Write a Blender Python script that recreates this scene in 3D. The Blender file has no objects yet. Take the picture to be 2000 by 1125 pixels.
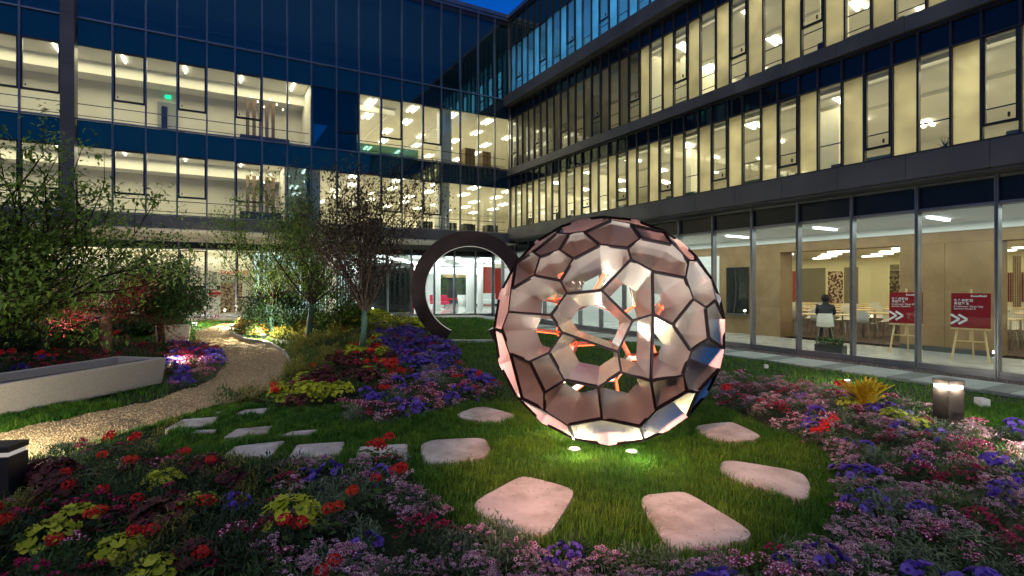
import bpy, math, random
import numpy as np
from mathutils import Vector, Matrix, Quaternion
random.seed(11)
rng = np.random.default_rng(11)
scene = bpy.context.scene
col = scene.collection

# ------------------------------------------------------------------ camera
H = 1.7            # eye height
F = 1045.0         # focal length in pixels of a 2000 px wide frame
HY = 555.0         # row of the horizon
cam = bpy.data.cameras.new('camera')
cam.sensor_width = 36.0
cam.lens = F / 2000 * 36
cam.shift_y = -(562.5 - HY) / 2000
cam.clip_end = 2000
cam_ob = bpy.data.objects.new('camera', cam)
cam_ob.location = (0, 0, H)
cam_ob.rotation_euler = (math.pi / 2, 0, 0)
col.objects.link(cam_ob)
scene.camera = cam_ob

# ------------------------------------------------------------------ world, fill lamp, exposure
world = bpy.data.worlds.new('World')
scene.world = world
world.use_nodes = True
wn = world.node_tree
for n in list(wn.nodes):
    wn.nodes.remove(n)
out = wn.nodes.new('ShaderNodeOutputWorld')
bg = wn.nodes.new('ShaderNodeBackground')
sky = wn.nodes.new('ShaderNodeTexSky')
sky.sky_type = 'NISHITA'
sky.sun_disc = False
sky.sun_elevation = math.radians(1.0)
sky.sun_rotation = math.radians(0)
sky.ozone_density = 6.0
sky.dust_density = 0.3
tint = wn.nodes.new('ShaderNodeMix')
tint.data_type = 'RGBA'
tint.blend_type = 'MULTIPLY'
tint.inputs['Factor'].default_value = 1.0
tint.inputs[7].default_value = (0.10, 1.5, 2.0, 1)
wn.links.new(sky.outputs[0], tint.inputs[6])
wn.links.new(tint.outputs[2], bg.inputs[0])
bg.inputs[1].default_value = 0.13
wn.links.new(bg.outputs[0], out.inputs[0])

fill_sun = bpy.data.lights.new('fill_sun', 'SUN')  # soft neutral fill added from behind the camera at dusk
fill_sun.energy = 0.46
fill_sun.angle = math.radians(50)
fill_sun.color = (1.0, 0.93, 0.82)
fill_sun_ob = bpy.data.objects.new('fill_sun', fill_sun)
fill_sun_ob.rotation_euler = (math.radians(38), math.radians(-12), 0)
col.objects.link(fill_sun_ob)

scene.view_settings.view_transform = 'Standard'
scene.view_settings.look = 'None'
scene.view_settings.exposure = 0.85
scene.view_settings.gamma = 1.0
scene.view_settings.use_curve_mapping = False
cy = scene.cycles
cy.max_bounces = 7
cy.diffuse_bounces = 4
cy.glossy_bounces = 4
cy.transmission_bounces = 6
cy.transparent_max_bounces = 24
cy.caustics_reflective = False
cy.caustics_refractive = False
cy.sample_clamp_indirect = 4.0
cy.use_denoising = True

# ------------------------------------------------------------------ materials
MATS = {}
def newmat(name):
    m = bpy.data.materials.new(name)
    m.use_nodes = True
    nt = m.node_tree
    for n in list(nt.nodes):
        nt.nodes.remove(n)
    o = nt.nodes.new('ShaderNodeOutputMaterial')
    return m, nt, o
def c4(c):
    return (c[0], c[1], c[2], 1)
def pmat(name, color, color2=None, scale=8, rough=0.7, metal=0.0, bump=0.0, bscale=None, island=False, spec=0.3, trans=0.0, detail=4, coord='Object', contrast=(0.3, 0.7)):
    """principled material; color..color2 mixed by noise (or per piece of mesh), optional bump"""
    if name in MATS:
        return MATS[name]
    m, nt, o = newmat(name)
    p = nt.nodes.new('ShaderNodeBsdfPrincipled')
    p.inputs['Roughness'].default_value = rough
    p.inputs['Metallic'].default_value = metal
    p.inputs['Specular IOR Level'].default_value = spec
    tc = nt.nodes.new('ShaderNodeTexCoord')
    if coord == 'World':
        tc = nt.nodes.new('ShaderNodeNewGeometry'); cs = tc.outputs['Position']
    else:
        cs = tc.outputs[coord]
    p.inputs['Base Color'].default_value = c4(color)
    if color2 is not None:
        r = nt.nodes.new('ShaderNodeValToRGB')
        if island:
            g = nt.nodes.new('ShaderNodeNewGeometry')
            nt.links.new(g.outputs['Random Per Island'], r.inputs[0])
            r.color_ramp.elements[0].position = 0.0
            r.color_ramp.elements[1].position = 1.0
        else:
            nz = nt.nodes.new('ShaderNodeTexNoise')
            nz.inputs['Scale'].default_value = scale
            nz.inputs['Detail'].default_value = detail
            nt.links.new(cs, nz.inputs['Vector'])
            nt.links.new(nz.outputs[0], r.inputs[0])
            r.color_ramp.elements[0].position = contrast[0]
            r.color_ramp.elements[1].position = contrast[1]
        r.color_ramp.elements[0].color = c4(color)
        r.color_ramp.elements[1].color = c4(color2)
        nt.links.new(r.outputs[0], p.inputs['Base Color'])
    if bump > 0:
        b = nt.nodes.new('ShaderNodeBump')
        nb = nt.nodes.new('ShaderNodeTexNoise')
        nb.inputs['Scale'].default_value = bscale or scale * 4
        nb.inputs['Detail'].default_value = 6
        nt.links.new(cs, nb.inputs['Vector'])
        nt.links.new(nb.outputs[0], b.inputs['Height'])
        b.inputs['Strength'].default_value = bump
        b.inputs['Distance'].default_value = 0.02
        nt.links.new(b.outputs[0], p.inputs['Normal'])
    last = p.outputs[0]
    if trans > 0:
        t = nt.nodes.new('ShaderNodeBsdfTranslucent')
        if color2 is not None:
            nt.links.new(r.outputs[0], t.inputs[0])
        else:
            t.inputs[0].default_value = c4(color)
        mx = nt.nodes.new('ShaderNodeMixShader')
        mx.inputs[0].default_value = trans
        nt.links.new(p.outputs[0], mx.inputs[1])
        nt.links.new(t.outputs[0], mx.inputs[2])
        last = mx.outputs[0]
    nt.links.new(last, o.inputs[0])
    MATS[name] = m
    return m
def emat(name, color, strength):
    if name in MATS:
        return MATS[name]
    m, nt, o = newmat(name)
    e = nt.nodes.new('ShaderNodeEmission')
    e.inputs[0].default_value = c4(color)
    e.inputs[1].default_value = strength
    nt.links.new(e.outputs[0], o.inputs[0])
    MATS[name] = m
    return m
def schlick(nt, f0, refl=0.0, gain=1.0):
    g = nt.nodes.new('ShaderNodeNewGeometry')
    d = nt.nodes.new('ShaderNodeVectorMath'); d.operation = 'DOT_PRODUCT'
    nt.links.new(g.outputs['Normal'], d.inputs[0]); nt.links.new(g.outputs['Incoming'], d.inputs[1])
    def M(op, a, b=None, clamp=False):
        n = nt.nodes.new('ShaderNodeMath'); n.operation = op; n.use_clamp = clamp
        for i, v in enumerate((a, b)):
            if v is None: continue
            if isinstance(v, (int, float)): n.inputs[i].default_value = v
            else: nt.links.new(v, n.inputs[i])
        return n.outputs[0]
    c = M('ABSOLUTE', d.outputs['Value'])
    p = M('POWER', M('SUBTRACT', 1.0, c, True), 5.0)
    return M('ADD', M('MULTIPLY', p, gain * (1 - f0)), f0 + refl, True)
def glass(name, tint=(0.86, 0.92, 0.88), refl=0.03, rc=(1, 1, 1), frost=0.0, fcol=(0.85, 0.85, 0.7), grime=0.0):
    """thin architectural glass: clear transmission with an angle dependent mirror coat"""
    m, nt, o = newmat(name)
    t = nt.nodes.new('ShaderNodeBsdfTransparent')
    t.inputs[0].default_value = c4(tint)
    g = nt.nodes.new('ShaderNodeBsdfGlossy')
    g.inputs['Roughness'].default_value = 0.0
    g.inputs[0].default_value = c4(rc)
    fac = schlick(nt, 0.035, refl, .8)
    base = t.outputs[0]
    if frost > 0:
        tr = nt.nodes.new('ShaderNodeBsdfTranslucent')
        tr.inputs[0].default_value = c4(fcol)
        ge = nt.nodes.new('ShaderNodeNewGeometry'); nz = nt.nodes.new('ShaderNodeTexNoise'); nz.inputs['Scale'].default_value = 1.3; nz.inputs['Detail'].default_value = 2
        nt.links.new(ge.outputs['Position'], nz.inputs['Vector'])
        rp = nt.nodes.new('ShaderNodeValToRGB'); rp.color_ramp.elements[0].position = .32; rp.color_ramp.elements[1].position = .66
        rp.color_ramp.elements[0].color = c4([v * .72 for v in fcol]); rp.color_ramp.elements[1].color = c4(fcol)  # uneven light from behind put into the frosted colour as blotches
        nt.links.new(nz.outputs[0], rp.inputs[0]); nt.links.new(rp.outputs[0], tr.inputs[0])
        df = nt.nodes.new('ShaderNodeBsdfDiffuse')
        df.inputs[0].default_value = (0.25, 0.26, 0.25, 1)
        m0 = nt.nodes.new('ShaderNodeMixShader')
        m0.inputs[0].default_value = 0.18
        nt.links.new(tr.outputs[0], m0.inputs[1]); nt.links.new(df.outputs[0], m0.inputs[2])
        m1 = nt.nodes.new('ShaderNodeMixShader')
        m1.inputs[0].default_value = frost
        nt.links.new(t.outputs[0], m1.inputs[1]); nt.links.new(m0.outputs[0], m1.inputs[2])
        base = m1.outputs[0]
    mx = nt.nodes.new('ShaderNodeMixShader')
    nt.links.new(fac, mx.inputs[0])
    nt.links.new(base, mx.inputs[1])
    nt.links.new(g.outputs[0], mx.inputs[2])
    nt.links.new(mx.outputs[0], o.inputs[0])
    MATS[name] = m
    return m

M_ALU = pmat('mullion_aluminium', (0.20, 0.21, 0.23), (0.27, 0.28, 0.30), 3, 0.38, 0.75)
M_ALUD = pmat('dark_aluminium', (0.045, 0.047, 0.05), (0.07, 0.07, 0.075), 3, 0.4, 0.6)
M_SASH = pmat('black_sash', (0.016, 0.017, 0.019), None, rough=0.4, spec=0.4)
M_BAND = pmat('grey_metal_cladding', (0.085, 0.086, 0.087), (0.125, 0.125, 0.126), 1.2, 0.5, 0.25, bump=0.04, bscale=60)
M_SOFF = pmat('beige_soffit', (0.55, 0.50, 0.42), (0.62, 0.57, 0.48), 2, 0.6)
M_CEIL = pmat('white_ceiling', (0.72, 0.70, 0.62), (0.78, 0.76, 0.68), 1.5, 0.9)
M_WALL = pmat('cream_wall', (0.74, 0.71, 0.60), (0.80, 0.77, 0.66), 1.0, 0.9)
M_WALLW = pmat('white_wall', (0.82, 0.83, 0.82), None, rough=0.8)
M_FLOORI = pmat('office_floor', (0.42, 0.40, 0.36), (0.50, 0.48, 0.43), 2, 0.6)
M_MARBLE = pmat('polished_floor', (0.42, 0.42, 0.40), (0.62, 0.61, 0.57), 3, 0.12, spec=0.6, detail=8)
M_CARPET = pmat('dark_carpet', (0.06, 0.035, 0.03), (0.15, 0.10, 0.08), 9, 0.95)
M_BLACKP = pmat('black_panel', (0.010, 0.012, 0.014), None, rough=0.25, spec=0.5)
def spandrel(name, base, rc, lo, hi):
    m, nt, o = newmat(name)
    d = nt.nodes.new('ShaderNodeBsdfDiffuse'); d.inputs[0].default_value = c4(base)
    g = nt.nodes.new('ShaderNodeBsdfGlossy'); g.inputs['Roughness'].default_value = 0.03; g.inputs[0].default_value = c4(rc)
    fac = schlick(nt, 0.04, lo, hi)
    mx = nt.nodes.new('ShaderNodeMixShader')
    nt.links.new(fac, mx.inputs[0]); nt.links.new(d.outputs[0], mx.inputs[1]); nt.links.new(g.outputs[0], mx.inputs[2])
    nt.links.new(mx.outputs[0], o.inputs[0]); MATS[name] = m
    return m
M_SPAN = spandrel('blue_spandrel_glass', (0.008, 0.026, 0.045), (0.9, 1.0, 0.62), 0.10, 0.8)
M_SPANR = spandrel('dark_spandrel_glass', (0.006, 0.009, 0.014), (0.7, 0.85, .7), 0.03, 0.8)
M_GCLEAR = glass('clear_glass', (0.90, 0.93, 0.88), 0.01)
M_GBLUE = glass('coated_glass', (0.55, 0.72, 0.80), 0.06, (0.9, 1.0, .72))
M_GGREEN = glass('ground_floor_glass', (0.90, 0.94, 0.92), 0.01)
M_GFROST = glass('frosted_glass', (0.85, 0.88, 0.8), 0.01, frost=0.9, fcol=(0.92, 0.90, 0.70))
M_GRAIL = glass('green_rail_glass', (0.35, 0.55, 0.50), 0.02)
M_TUBE = emat('tube_light', (1.0, 0.93, 0.74), 5.0)
M_TUBEW = emat('cool_tube_light', (0.9, 1.0, 1.0), 4.0)
M_EXIT = emat('green_sign_light', (0.02, 0.9, 0.45), 0.9)
M_WOOD = pmat('oak_panel', (0.24, 0.148, 0.070), (0.325, 0.21, 0.105), 2.0, 0.5, detail=8)
M_PINE = pmat('pale_pine', (0.62, 0.44, 0.20), (0.72, 0.54, 0.28), 6, 0.55)

# ------------------------------------------------------------------ mesh helpers
def link(o, parent=None):
    col.objects.link(o)
    if parent is not None:
        o.parent = parent
    return o
def tag(o, label=None, cat=None, group=None, kind=None):
    if label: o['label'] = label
    if cat: o['category'] = cat
    if group: o['group'] = group
    if kind: o['kind'] = kind
    return o
def empty(name, loc=(0, 0, 0), rz=0, label=None, cat=None, group=None):
    o = bpy.data.objects.new(name, None)
    o.empty_display_size = 0.2
    o.location = loc
    o.rotation_euler = (0, 0, rz)
    link(o)
    return tag(o, label, cat, group)
class MB:
    def __init__(s):
        s.v = []; s.f = []; s.m = []
    def add(s, vs, fs, mi=0):
        b = len(s.v)
        s.v += [tuple(p) for p in vs]
        s.f += [tuple(i + b for i in f) for f in fs]
        s.m += [mi] * len(fs)
        return s
    def box(s, x0, x1, y0, y1, z0, z1, mi=0):
        vs = [(x0, y0, z0), (x1, y0, z0), (x1, y1, z0), (x0, y1, z0), (x0, y0, z1), (x1, y0, z1), (x1, y1, z1), (x0, y1, z1)]
        return s.add(vs, [(0, 3, 2, 1), (4, 5, 6, 7), (0, 1, 5, 4), (1, 2, 6, 5), (2, 3, 7, 6), (3, 0, 4, 7)], mi)
    def prism(s, poly, z0, z1, mi=0, top=None):
        n = len(poly)
        # z0,z1 scalars; optional bevelled top polygon
        vs = [(p[0], p[1], z0) for p in poly] + [(p[0], p[1], z1) for p in poly]
        fs = [tuple(range(n - 1, -1, -1)), tuple(range(n, 2 * n))] + [(i, (i + 1) % n, n + (i + 1) % n, n + i) for i in range(n)]
        return s.add(vs, fs, mi)
    def tube(s, pts, rad, n=6, mi=0, cap=True):
        pts = [Vector(p) for p in pts]
        if not hasattr(rad, '__len__'): rad = [rad] * len(pts)
        vs = []; fs = []
        up = None
        for i, p in enumerate(pts):
            t = (pts[min(i + 1, len(pts) - 1)] - pts[max(i - 1, 0)]).normalized()
            if up is None:
                up = Vector((0, 0, 1)) if abs(t.z) < 0.9 else Vector((1, 0, 0))
            a = t.cross(up)
            if a.length < 1e-4: a = t.orthogonal()
            a.normalize(); b = t.cross(a).normalized()
            for k in range(n):
                an = 2 * math.pi * k / n
                vs.append(p + (a * math.cos(an) + b * math.sin(an)) * rad[i])
        for i in range(len(pts) - 1):
            for k in range(n):
                fs.append((i * n + k, i * n + (k + 1) % n, (i + 1) * n + (k + 1) % n, (i + 1) * n + k))
        if cap:
            fs.append(tuple(range(n - 1, -1, -1))); fs.append(tuple((len(pts) - 1) * n + k for k in range(n)))
        return s.add(vs, fs, mi)
    def bar(s, a, b, w, d, mi=0, up=(0, 0, 1)):
        a = Vector(a); b = Vector(b); t = (b - a).normalized(); u = Vector(up)
        x = t.cross(u)
        if x.length < 1e-4: x = t.cross(Vector((1, 0, 0)))
        x.normalize(); y = t.cross(x).normalized()
        vs = []
        for p in (a, b):
            for sx, sy in ((-1, -1), (1, -1), (1, 1), (-1, 1)):
                vs.append(p + x * sx * w / 2 + y * sy * d / 2)
        return s.add(vs, [(0, 1, 2, 3), (7, 6, 5, 4), (0, 4, 5, 1), (1, 5, 6, 2), (2, 6, 7, 3), (3, 7, 4, 0)], mi)
    def lathe(s, prof, c=(0, 0, 0), n=16, mi=0):
        vs = []; fs = []
        for r, z in prof:
            for k in range(n):
                an = 2 * math.pi * k / n
                vs.append((c[0] + r * math.cos(an), c[1] + r * math.sin(an), c[2] + z))
        for i in range(len(prof) - 1):
            for k in range(n):
                fs.append((i * n + k, i * n + (k + 1) % n, (i + 1) * n + (k + 1) % n, (i + 1) * n + k))
        fs.append(tuple(range(n - 1, -1, -1))); fs.append(tuple((len(prof) - 1) * n + k for k in range(n)))
        return s.add(vs, fs, mi)
    def mesh(s, name, mats, smooth=False):
        me = bpy.data.meshes.new(name)
        me.from_pydata([tuple(v) for v in s.v], [], s.f)
        if not isinstance(mats, (list, tuple)): mats = [mats]
        for m in mats: me.materials.append(m)
        if any(s.m): me.polygons.foreach_set('material_index', s.m)
        if smooth: me.polygons.foreach_set('use_smooth', [True] * len(me.polygons))
        me.update()
        return me
    def build(s, name, mats, parent=None, kind=None, smooth=False, bevel=0):
        o = bpy.data.objects.new(name, s.mesh(name, mats, smooth))
        link(o, parent)
        if kind: o['kind'] = kind
        if bevel:
            b = o.modifiers.new('bevel', 'BEVEL'); b.width = bevel; b.segments = 2; b.limit_method = 'ANGLE'
        return o
def tri_mesh(name, V, T, mi, mats, parent=None, kind='stuff', smooth=False):
    me = bpy.data.meshes.new(name)
    V = np.asarray(V, dtype=np.float32); T = np.asarray(T, dtype=np.int32)
    me.vertices.add(len(V)); me.vertices.foreach_set('co', V.ravel())
    me.loops.add(len(T) * 3); me.loops.foreach_set('vertex_index', T.ravel())
    me.polygons.add(len(T)); me.polygons.foreach_set('loop_start', np.arange(0, len(T) * 3, 3, dtype=np.int32))
    if mi is not None: me.polygons.foreach_set('material_index', np.asarray(mi, dtype=np.int32))
    for m in mats: me.materials.append(m)
    me.update(calc_edges=True)
    if smooth: me.polygons.foreach_set('use_smooth', [True] * len(T))
    o = bpy.data.objects.new(name, me)
    link(o, parent)
    if kind: o['kind'] = kind
    return o

# ------------------------------------------------------------------ the place: frame of the two wings, terrain, pixels to ground
ANG = math.atan2(1045, 1850)
DL = np.array([math.cos(ANG), math.sin(ANG)])     # along the left facade, to the right
DR = np.array([-math.sin(ANG), math.cos(ANG)])    # along the right facade, away from us
CX, CYY = -0.115, 24.1                            # the inner corner of the upper storeys
GX, GY = 0.48, 2.54                               # recess of the two ground floors
def loc2(X, Y):
    return (X - CX) * DL[0] + (Y - CYY) * DL[1], (X - CX) * DR[0] + (Y - CYY) * DR[1]
def wld(lx, ly, z=0.0):
    return (CX + lx * DL[0] + ly * DR[0], CYY + lx * DL[1] + ly * DR[1], z)
def sst(t):
    t = np.clip(t, 0, 1); return t * t * (3 - 2 * t)
def gh(X, Y):
    lx, ly = loc2(np.asarray(X, dtype=float), np.asarray(Y, dtype=float))
    t = sst(1 - (GY - ly) / 9.0)
    return t * (0.14 + 0.0228 * np.clip(0.5 - lx, 0, 12.3)) * (1 - sst((lx - .3) / .7))
def gp(px, py, z=None):
    """ground point seen at photograph pixel (px, py)"""
    Z = H * F / (py - HY)
    for _ in range(60):
        X = (px - 1000) / F * Z
        Zn = (H - (float(gh(X, Z)) if z is None else z)) * F / (py - HY)
        Z = 0.5 * Z + 0.5 * Zn
    return ((px - 1000) / F * Z, Z)
def at(px, py, Y):
    return ((px - 1000) / F * Y, Y, H + (HY - py) / F * Y)
def lx_at(px, c):       # local x on the plane local y = c
    a = (px - 1000) / F
    Z = (c + CX * DR[0] + CYY * DR[1]) / (a * DR[0] + DR[1])
    return loc2(a * Z, Z)[0]
def ly_at(px, c):       # local y on the plane local x = c
    a = (px - 1000) / F
    Z = (c + CX * DL[0] + CYY * DL[1]) / (a * DL[0] + DL[1])
    return loc2(a * Z, Z)[1]
def inpoly(P, X, Y):
    r = np.zeros(X.shape, bool); n = len(P); j = n - 1
    for i in range(n):
        xi, yi = P[i]; xj, yj = P[j]
        c = ((yi > Y) != (yj > Y)) & (X < (xj - xi) * (Y - yi) / (yj - yi + 1e-12) + xi)
        r ^= c; j = i
    return r
def lamp(name, typ, loc, energy, color, size=0.1, rot=None, parent=None, spot=None, sy=None):
    l = bpy.data.lights.new(name, typ); l.energy = energy; l.color = color
    if typ == 'AREA':
        l.shape = 'RECTANGLE'; l.size = size; l.size_y = sy or size
    else:
        l.shadow_soft_size = size
    if spot: l.spot_size = math.radians(spot); l.spot_blend = 0.6
    o = bpy.data.objects.new(name, l); o.location = loc
    if rot: o.rotation_euler = rot
    link(o, parent)
    return o

# ================================================================== LEFT WING (local frame: x along the facade, y into the building)
LW = empty('office_wing', (CX, CYY, 0), ANG, 'left office wing with a blue glass curtain wall above a recessed ground floor', 'building')
RW = empty('office_wing', (CX, CYY, 0), ANG, 'right office wing with alternating frosted and clear narrow windows between grey bands', 'building')
def pane(name, x0, x1, z0, z1, y, m, parent, axis='x', th=0.008):
    b = MB()
    if axis == 'x': b.box(x0, x1, y, y + th, z0, z1)
    else: b.box(y, y + th, x0, x1, z0, z1)
    k = 1 if axis == 'x' else 0; a1, a2 = random.uniform(-.0035, .0035), random.uniform(-.003, .003)
    um, zm = (x0 + x1) / 2, (z0 + z1) / 2
    for i, v in enumerate(b.v):
        v = list(v); v[k] += a1 * (v[1 - k] - um) + a2 * (v[2] - zm); b.v[i] = tuple(v)
    return b.build(name, m, parent)
def framebox(b, u0, u1, z0, z1, w, d0, d1, axis='x'):
    for (a0, a1, c0, c1) in ((u0, u0 + w, z0, z1), (u1 - w, u1, z0, z1), (u0 + w, u1 - w, z0, z0 + w * 1.3), (u0 + w, u1 - w, z1 - w, z1)):
        if axis == 'x': b.box(a0, a1, d0, d1, c0, c1)
        else: b.box(d0, d1, a0, a1, c0, c1)
ZA0, ZA1, ZB0, ZB1, ZC0, ZC1 = 3.97, 6.0, 6.83, 9.12, 9.97, 13.5
pxl = [220, 285, 346, 404, 459, 512, 561, 608, 657, 701, 743, 785, 825, 862, 899, 934, 966]
XL = [lx_at(p, 0) for p in pxl] + [-0.02]
x148, x120 = lx_at(148, 0), lx_at(120, 0)
XL = [x148] + XL
left_more = [lx_at(38, 0)]
while left_more[-1] > -24: left_more.append(left_more[-1] - 0.93)
XL2 = sorted(left_more) + [x120]
bays = [(XL2[i], XL2[i + 1]) for i in range(len(XL2) - 1)] + [(XL[i], XL[i + 1]) for i in range(len(XL) - 1)]
OPEN_A = [220, 346, 459, 657, 743, 825]
def isopen(x0):
    return any(abs(lx_at(p, 0) - x0) < 0.15 for p in OPEN_A)
X608, X657, X701, X561, X512 = [lx_at(p, 0) for p in (608, 657, 701, 561, 512)]
M_GDARK = glass('dark_coated_glass', (0.34, 0.42, 0.44), 0.05, (0.9, 1, .72))
M_GDIM = glass('dim_coated_glass', (0.45, 0.52, 0.55), 0.06, (0.8, 0.92, 1))
for (x0, x1) in bays:
    a, c = x0 + 0.025, x1 - 0.025
    pane('spandrel_panel', a, c, ZA1, ZB0 - 0.03, 0.02, M_SPAN, LW)
    pane('spandrel_panel', a, c, ZB1, ZC0 - 0.03, 0.02, M_SPAN, LW)
    pane('glass_pane', a, c, ZC0, ZC1, 0.02, M_GBLUE, LW)
    for row, (z0, z1) in enumerate(((ZA0, ZA1), (ZB0, ZB1))):
        g = M_GCLEAR
        mid = (x0 + x1) / 2
        if row == 1 and (X608 - 0.1 < mid < X701): g = M_GDARK
        if row == 0 and (X561 - .05 < mid < X608): g = M_GDARK
        if isopen(x0) or abs(lx_at(0, 0) - x0) < .6:
            zr = z0 + (z1 - z0) * 0.30
            f = MB(); framebox(f, a, c, zr, z1 - 0.02, 0.045, -0.03, 0.05)
            fo = f.build('window', M_SASH, LW)
            pane('pane', a + 0.046, c - 0.046, zr + 0.06, z1 - 0.066, 0.01, g, fo)
            hb = MB(); hb.box(a + .10, a + .13, -0.06, -0.032, zr + .10, zr + .16); hb.build('handle', M_SASH, fo)
            pane('glass_pane', a, c, z0, zr - 0.002, 0.02, g, LW)
        else:
            pane('glass_pane', a, c, z0, z1, 0.02, g, LW)
def mull(x, z0, z1, parent, m=M_ALU, w=0.05, y0=-0.05, y1=0.06):
    b = MB(); b.box(x - w / 2, x - .008, y0, y1, z0, z1); b.box(x + .008, x + w / 2, y0, y1, z0, z1); b.box(x - .008, x + .008, y0 + .02, y1, z0, z1)
    return b.build('mullion', m, parent)
for x in sorted(set([b[0] for b in bays] + [b[1] for b in bays])):
    if x not in (x120, x148): mull(x, ZA0, 13.62, LW)
for z, h in ((ZA0, .04), (ZB0 - 0.03, .05), (ZC0 - 0.03, .05), (ZC1, .12)):
    for (u0, u1) in ((-24.5, x120), (x148, 0)):
        b = MB(); b.box(u0, u1, -0.04, 0.0, z, z + h); b.build('transom', M_ALU, LW)
for z in (ZA1, ZB1):
    for (u0, u1) in ((-24.5, x120), (x148, 0)):
        b = MB(); b.box(u0, u1, -0.02, 0.018, z - .025, z); b.build('transom', M_ALUD, LW)
# concrete-grey pilaster
for z0, z1 in ((3.6, 5.2), (5.206, 6.81), (6.816, 8.4), (8.406, 9.95), (9.956, 11.8), (11.806, 13.7)):
    b = MB(); b.box(x120, x148, -0.22, 0.3, z0, z1); b.build('pilaster_panel', M_BAND, LW)
# roof cap
b = MB(); b.box(-24.5, 0.3, -0.08, 0.4, 13.62, 13.78); b.build('roof_coping', M_ALU, LW)
b = MB(); b.box(-24.5, 9, 0.0, 12, 13.3, 13.6); b.build('roof', M_ALUD, LW)
# cladding band
xs = np.arange(-24.6, 0.5, 1.24)
for i in range(len(xs) - 1):
    b = MB(); b.box(xs[i] + .004, min(xs[i + 1] - .004, 0.0), -0.06, 0.12, 3.55, ZA0 - 0.01); b.build('cladding_panel', M_BAND, LW)
b = MB(); b.box(-24.6, 0, 0.12, 0.3, 3.6, ZA0 - .02); b.build('band_backing', M_SASH, LW)
b = MB(); b.box(-24.6, 0.45, -0.04, GY + .05, 3.50, 3.545); b.build('soffit', M_SOFF, LW)
# floors, ceilings, walls
def room(parent, x0, x1, y0, y1, z0, z1, wall=M_WALL, ceil=M_CEIL, floor=M_FLOORI, sides='NEW', open_side=None):
    MB().box(x0, x1, y0, y1, z0 - .12, z0).build('floor_slab', floor, parent)
    MB().box(x0, x1, y0, y1, z1, z1 + .12).build('ceiling', ceil, parent)
    if 'N' in sides: MB().box(x0, x1, y1, y1 + .1, z0, z1).build('back_wall', wall, parent)
    if 'S' in sides: MB().box(x0, x1, y0 - .1, y0, z0, z1).build('side_wall', wall, parent)
    if 'E' in sides: MB().box(x1, x1 + .1, y0, y1, z0, z1).build('side_wall', wall, parent)
    if 'W' in sides: MB().box(x0 - .1, x0, y0, y1, z0, z1).build('side_wall', wall, parent)
def fixture(parent, x, y, z, L=1.15, w=0.09, ang=math.pi / 2, n=2, gap=0.28, m=M_TUBE):
    for k in range(n):
        d = (k - (n - 1) / 2) * gap
        cx = x + d * math.sin(ang); cy = y - d * math.cos(ang)
        b = MB(); b.bar((cx - math.cos(ang) * L / 2, cy - math.sin(ang) * L / 2, z), (cx + math.cos(ang) * L / 2, cy + math.sin(ang) * L / 2, z), w, 0.05)
        b.build('ceiling_light', m, parent)
WARM = (1.0, 0.87, 0.60)
PW = 3.5       # watts per square metre of office floor
for lvl, (zf, zc) in enumerate(((3.8, 6.12), (6.66, 9.25))):
    # corridor on the left part
    xe = X608 if lvl else X608 - .9
    room(LW, -24.4, xe, 0.14, 2.5, zf, zc, M_WALL, M_CEIL, sides='NE')
    # lower ceiling bulkhead near the wall
    MB().box(-24.4, xe, 1.7, 2.49, zc - .42, zc - .002).build('bulkhead', M_CEIL, LW)
    for x in np.arange(-23, xe - .3, 1.75):
        fixture(LW, x, 0.85, zc - .03, 0.85, 0.05, math.pi / 2, 1)
    L = xe + 24.4
    lamp('corridor_light', 'AREA', (-24.4 + L / 2, 1.0, zc - .08), PW * L * 2.3 * 1.1, WARM, L, sy=1.0, parent=LW)
    # open plan office on the right part
    xo = (X701 - .05 if lvl else xe + .12)
    room(LW, xo, 6.5, 0.14, 10, zf, zc, M_WALL, M_CEIL, sides='NEW')
    ys = np.arange(1.1, 9.5, 1.9)
    for i, y in enumerate(ys):
        for x in np.arange(xo + .8, 3, 1.8):
            fixture(LW, x + (i % 2) * .35, y, zc - .03, 0.8, 0.07, math.pi / 2, 2, 0.22)
    for x in (xo + 1.9, xo + 4.4):
        MB().box(x, x + .09, 1.4, 9.9, zc - .1, zc - .003).build('ceiling_beam', M_CEIL, LW)
    L = 3 - xo
    lamp('office_light', 'AREA', (xo + L / 2, 5, zc - .09), PW * L * 9, WARM, L, sy=8.5, parent=LW)
    # columns in the office
    for x in (X701 + 3.6, ) if lvl else (X657 - 1.0, X701 + 3.5):
        MB().box(x, x + .5, 0.5, 0.95, zf, zc).build('column', M_WALLW, LW)
    if lvl:
        MB().box(X701, X701 + 1.9, 1.5, 1.6, zc - .30, zc - .004).build('bulkhead', M_CEIL, LW)
    # rails inside the glass
    z0 = (ZA0, ZB0)[lvl]
    for (u0, u1) in ((-24.3, xe - .05), (xo + .1, -.1)):
        r = MB()
        r.tube([(u0, .22, z0 + .52), (u1, .22, z0 + .52)], .014, 6); r.tube([(u0, .22, z0 + .16), (u1, .22, z0 + .16)], .012, 6)
        r.build('handrail', M_SASH, LW)
# green glass balustrade on the upper office floor
pane('balustrade_glass', X657, lx_at(825, 0), ZB0 + .01, ZB0 + .5, 0.5, M_GRAIL, LW)
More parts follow.
